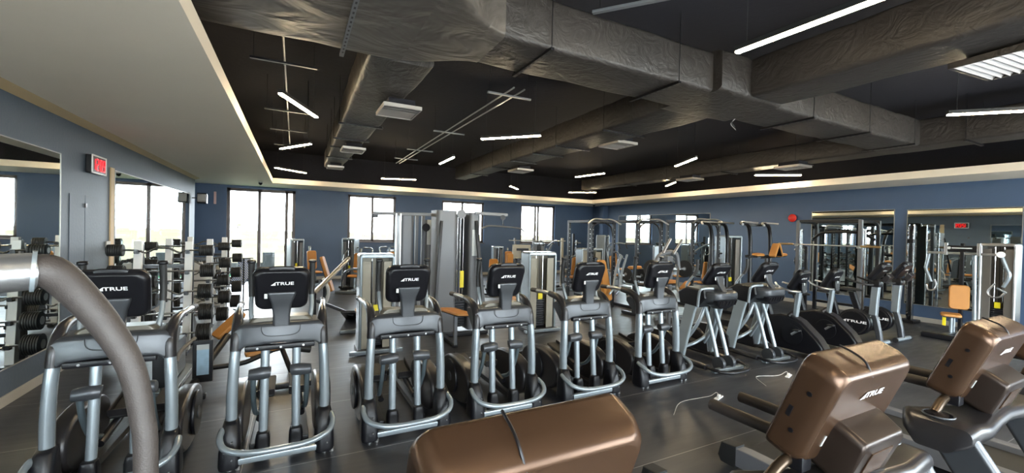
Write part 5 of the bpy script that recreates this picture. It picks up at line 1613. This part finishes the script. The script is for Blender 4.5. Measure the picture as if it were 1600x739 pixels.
# squat stand, plate tree and benches near the far corner window
t = thing('squat_stand', 'squat stand with a pale notched post near the third window', 'rack', V((at(840, 400, Y=12.6).x, 12.6, 0)))
O = V((at(840, 400, Y=12.6).x, 12.6, 0))
for px in (806, 835, 878):
    x = at(px, 400, Y=12.6).x - O.x
    G().bar((x, 0, 0.05), (x + (0.06 if px == 878 else 0), 0.1, at(px, 372, Y=12.6).z), 0.09 if px == 878 else 0.06, 0.07, bev=0.008).build('post', M_cream if px == 878 else M_greytower, t)
x0, x1 = at(806, 400, Y=12.6).x - O.x, at(878, 400, Y=12.6).x - O.x
G().bar((x0, 0, 0.04), (x1, 0, 0.04), 0.08, 0.07, bev=0.01).build('base_beam', M_blkmetal, t)
z = at(840, 376, Y=12.6).z
G().cyl((x0 - 0.3, -0.05, z), (x1 + 0.1, -0.05, z), 0.016, 10).build('crossbar', M_steel, t)
for px in (820, 848):
    x = at(px, 390, Y=12.6).x - O.x
    G().bar((x, -0.1, 1.0), (x + 0.35, -0.05, 1.55), 0.05, 0.05).bar((x, -0.1, 1.0), (x, 0.0, 0.05), 0.05, 0.05).build('brace', M_silver, t)
for i, (px, r) in enumerate(((815, 0.24), (826, 0.24), (886, 0.2))): plate(t, V((at(px, 405, Y=12.4).x - O.x, -0.15, 0.95)), r)
G().bar((x0, -0.15, 0.95), (x1 + 0.2, -0.15, 0.95), 0.04, 0.04).build('plate_axle', M_steel, t)

t = thing('plate_tree', 'slim plate storage tree with pale discs near the far right corner', 'rack', V((at(895, 400, Y=13.6).x, 13.6, 0)))
O = V((at(895, 400, Y=13.6).x, 13.6, 0))
xx = at(895, 400, Y=13.6).x
G().box((xx - O.x, 0, 0.98), (0.08, 0.08, 1.9), bev=0.01).build('post', M_blkmetal, t)
G().box((xx - O.x, 0, 0.04), (0.6, 0.6, 0.07), bev=0.01).build('base', M_blkmetal, t)
for k in range(5):
    h = G().cyl((xx - O.x, 0, 0.45 + k * 0.28), (xx - O.x + 0.3, -0.1, 0.45 + k * 0.28), 0.02, 8).build('horn', M_steel, t)
    plate(t, (xx - O.x + 0.13, -0.045, 0.45 + k * 0.28), 0.11 + 0.02 * (4 - k), (1, -0.33, 0), th=0.05)
for i, (px, Y, rz, inc, l) in enumerate(((812, 9.4, 0.4, 0.5, 'tan bench in front of the squat stand, left of the narrow cream tower'), (770, 12.0, -0.5, 0.9, 'upright tan bench behind the fourth elliptical console'), (1010, 9.9, 0.7, 0.3, 'low tan bench behind the centre power rack'))):
    bench(l, (at(px, 430, Y=Y).x, Y, 0), rz, inc)

# ------------------------------------------------------------ barbell rack against the right wall mirror
t = thing('wall_barbell_rack', 'black squat rack with shiny uprights in front of the right-wall mirror, above the bikes', 'power rack', (11.6, 5.6, 0))
O = V((11.6, 5.6, 0))
y0, y1 = 6.28, 4.93
ZT = 2.42
for y in (y0, y1):
    for dx in (0, 0.85):
        G().box(V((11.6 + dx, y, ZT / 2)) - O, (0.075, 0.075, ZT), bev=0.008).build('post', M_blkmetal if dx else M_greytower, t)
    st = G().box(V((11.56, y - 0.1, 1.15)) - O, (0.05, 0.05, 2.1), bev=0.006).build('guide_rail', M_chrome, t)
    G().bar(V((11.5, y, 0.04)) - O, V((12.6, y, 0.04)) - O, 0.08, 0.07, bev=0.01).build('foot_beam', M_blkmetal, t)
    G().tube([V((11.6, y, ZT - 0.05)) - O, V((12.2, y, ZT - 0.05)) - O, V((12.42, y, ZT - 0.15)) - O, V((12.45, y, ZT - 0.5)) - O], 0.035, 10, 4).build('top_arm', M_blkmetal, t)
    G().box(V((11.53, y, 1.78)) - O, (0.08, 0.06, 0.06), bev=0.01).build('bar_hook', M_steel, t)
G().bar(V((11.6, y0, ZT - 0.02)) - O, V((11.6, y1, ZT - 0.02)) - O, 0.06, 0.06, bev=0.008).build('top_beam', M_blkmetal, t)
G().bar(V((12.45, y0, ZT - 0.02)) - O, V((12.45, y1, ZT - 0.02)) - O, 0.06, 0.06, bev=0.008).build('top_beam', M_blkmetal, t)
G().tube([V((12.3, y0, 1.95)) - O, V((12.25, y0 - 0.3, 2.12)) - O, V((12.25, y1 + 0.3, 2.12)) - O, V((12.3, y1, 1.95)) - O], 0.035, 10, 5).build('pull_up_bar', M_blkmetal, t)
G().bar(V((12.45, y0, 0.3)) - O, V((12.45, y1, 0.3)) - O, 0.06, 0.06, bev=0.008).build('rear_beam', M_blkmetal, t)
for k, z in enumerate((0.55, 0.95, 1.35, 1.65)):
    h = G().cyl(V((12.0, y0 + 0.0, z)) - O, V((12.0, y0 + 0.30, z)) - O, 0.022, 10).build('storage_horn', M_steel, t)
    for q in (0.08, 0.14):
        plate(t, V((12.0, y0 + q + 0.04, z)) - O, 0.24 - 0.03 * k, (0, 1, 0), th=0.05)
G().bar(V((12.0, y0 + 0.0, 0.05)) - O, V((12.0, y0 + 0.0, 1.75)) - O, 0.06, 0.06).build('storage_post', M_blkmetal, t)
loaded_bar('bare olympic barbell with brass-coloured sleeves resting on the wall rack', (11.48, 5.6, 1.80), PI / 2, L=3.1 - 0.9)

# small rack behind the mirror edge: slim steel cable column on the right wall
t = thing('cable_column', 'slim steel cable column standing at the left edge of the clock-reflecting mirror', 'cable machine', (13.2, 4.58, 0))
for s in (-1, 1): G().box((0.0, s * 0.045, 1.18), (0.05, 0.025, 2.36), bev=0.006).build('rail', M_chrome, t)
G().box((0.05, 0, 1.18), (0.04, 0.11, 2.3), bev=0.004).build('backplate', M_blkmetal, t)
G().box((0.0, 0, 0.03), (0.4, 0.3, 0.06), bev=0.01).build('base', M_blkmetal, t)
G().box((-0.03, 0, 1.95), (0.08, 0.12, 0.10), bev=0.01).build('carriage', M_blkmetal, t)
G().cyl((-0.06, 0, 2.28), (-0.06, 0.001, 2.28), 0.06, 14).cyl((-0.06, -0.02, 0.2), (-0.06, 0.02, 0.2), 0.06, 14).build('pulley', M_blkmetal, t)

# ------------------------------------------------------------ seated arm machine with tan pads at the right
O = V((12.25, 3.45, 0))
t = thing('chest_press_machine', 'seated chest machine with tan back pad, tan seat and two bent steel arms', 'weight machine', O)
def A(px, py, X=12.25): return at(px, py, X=X) - O
zb = A(1502, 482).z
y_c = A(1502, 450).y
pad(t, V((-0.10, y_c, (A(1502, 447).z + A(1502, 481).z) / 2)), 0.30, 0.50, 0.09, (PI / 2, 0, -PI / 2 + 0.35), 'back_pad')
pad(t, V((-0.38, y_c + 0.03, A(1495, 491).z + 0.02)), 0.30, 0.34, 0.06, (0, 0, -PI / 2 + 0.35), 'seat')
G().bar((0, y_c, 0.04), (0, y_c, A(1505, 380).z), 0.07, 0.06, (0, 1, 0), bev=0.01).build('spine', M_blkmetal, t)
G().cyl((-0.36, y_c + 0.03, 0.05), (-0.36, y_c + 0.03, A(1495, 494).z), 0.03, 12).build('seat_post', M_silver, t)
G().cyl((-0.28, y_c + 0.01, 0.05), (-0.28, y_c + 0.01, A(1495, 494).z), 0.018, 10).build('gas_strut', M_silver, t)
G().box((-0.47, y_c + 0.10, 0.36), (0.02, 0.05, 0.22), bev=0.004).build('yellow_label', M_yellow, t)
ztop = A(1500, 393).z
hb = G().box((0, y_c, ztop + 0.06), (0.09, 0.46, 0.13), bev=0.015).build('name_board', M_blkmetal, t)
g = G()
g.box((-0.048, y_c, ztop + 0.07), (0.004, 0.30, 0.025), bev=0.001).cyl((-0.045, y_c + 0.19, ztop + 0.07), (-0.051, y_c + 0.19, ztop + 0.07), 0.028, 16)
g.build('board_lettering', M_paper, hb)
for s in (-1, 1): G().box((-0.02, y_c + s * 0.24, ztop + 0.05), (0.07, 0.05, 0.26), bev=0.01).build('bracket', M_steel, t)
G().bar((0, A(1450, 393).y, ztop - 0.04), (0, A(1560, 393).y, ztop - 0.04), 0.05, 0.05, (0, 0, 1), bev=0.01).build('top_beam', M_steel, t)
pts = [A(1452, 396), A(1447, 415), A(1447, 420), A(1455, 440)]
ar = G().tube(pts, 0.03, 12, 4).build('press_arm', M_silver, t)
G().tube([A(1447, 444), A(1450, 452), A(1458, 453), A(1463, 446), A(1460, 436)], 0.018, 10, 4).build('hand_grip', M_steel, ar)
pts = [A(1565, 400), A(1572, 418), A(1577, 432), A(1567, 449)]
ar = G().tube(pts, 0.03, 12, 4).build('press_arm', M_silver, t)
G().cyl(A(1564, 398, 12.2), A(1564, 398, 12.3), 0.06, 16).build('pivot_cap', M_white, ar)
G().tube([A(1554, 443), A(1543, 456), A(1549, 464), A(1562, 464), A(1571, 457)], 0.018, 10, 4).build('hand_grip', M_steel, ar)
G().cyl(A(1557, 450), A(1573, 458), 0.02, 10).build('hand_grip_stub', M_silver, ar)
G().bar((-0.75, y_c + 0.03, 0.07), (0.3, y_c, 0.07), 0.14, 0.10, bev=0.03).build('base_beam', M_blkmetal, t)
G().bar((-0.75, y_c - 0.35, 0.06), (-0.75, y_c + 0.35, 0.06), 0.12, 0.11, bev=0.03).build('front_foot', M_blkmetal, t)
G().bar((0.25, y_c - 0.1, 0.06), (0.25, -0.9, 0.06), 0.08, 0.08, bev=0.01).build('link_beam', M_blkmetal, t)
# its weight tower to the right
y0, y1 = at(1533, 400, X=12.7).y, at(1592, 400, X=12.7).y
H = at(1560, 380, X=12.7).z
yc, wd = (y0 + y1) / 2 - O.y, y0 - y1
R = Matrix.Translation((0.5, yc, 0)) @ Matrix.Rotation(-PI / 2, 4, 'Z')
n0 = len(t.children)
tower(t, 0.5, yc, wd, H, 0.34, M_taupe, M_steel, yaw=-PI / 2, placard=False)
# a tall round post beside the tower
G().cyl(V((12.5, at(1523, 500, X=12.5).y, 0.03)) - O, V((12.5, at(1523, 400, X=12.5).y, 1.7)) - O, 0.035, 12).build('frame_post', M_silver, t)

# ------------------------------------------------------------ more stations between the racks, smaller in the photo
seated_machine('pull-down machine with silver arms partly behind the last elliptical', (10.4, 11.9, 0), 0.5, h=1.9, w=0.45, shell=M_greytower, style='pull', tower_at=(0.3, 0.6))
seated_machine('press machine in front of the mirrored windows', (12.4, 11.0, 0), 0.9, h=1.55, w=0.45, shell=M_greytower, style='press', tower_at=(0.3, 0.5))
seated_machine('leg machine with tan seat far back under the second window', (7.6, 14.9, 0), -0.2, h=1.35, w=0.42, shell=M_greytower, style='leg', tower_at=(-0.4, 0.4))
seated_machine('press machine between the plate tree and the right wall', (12.2, 13.8, 0), 1.2, h=1.6, w=0.45, shell=M_cream, style='press', tower_at=(0.3, 0.5))
# small white-blue labelled box by the climber foot
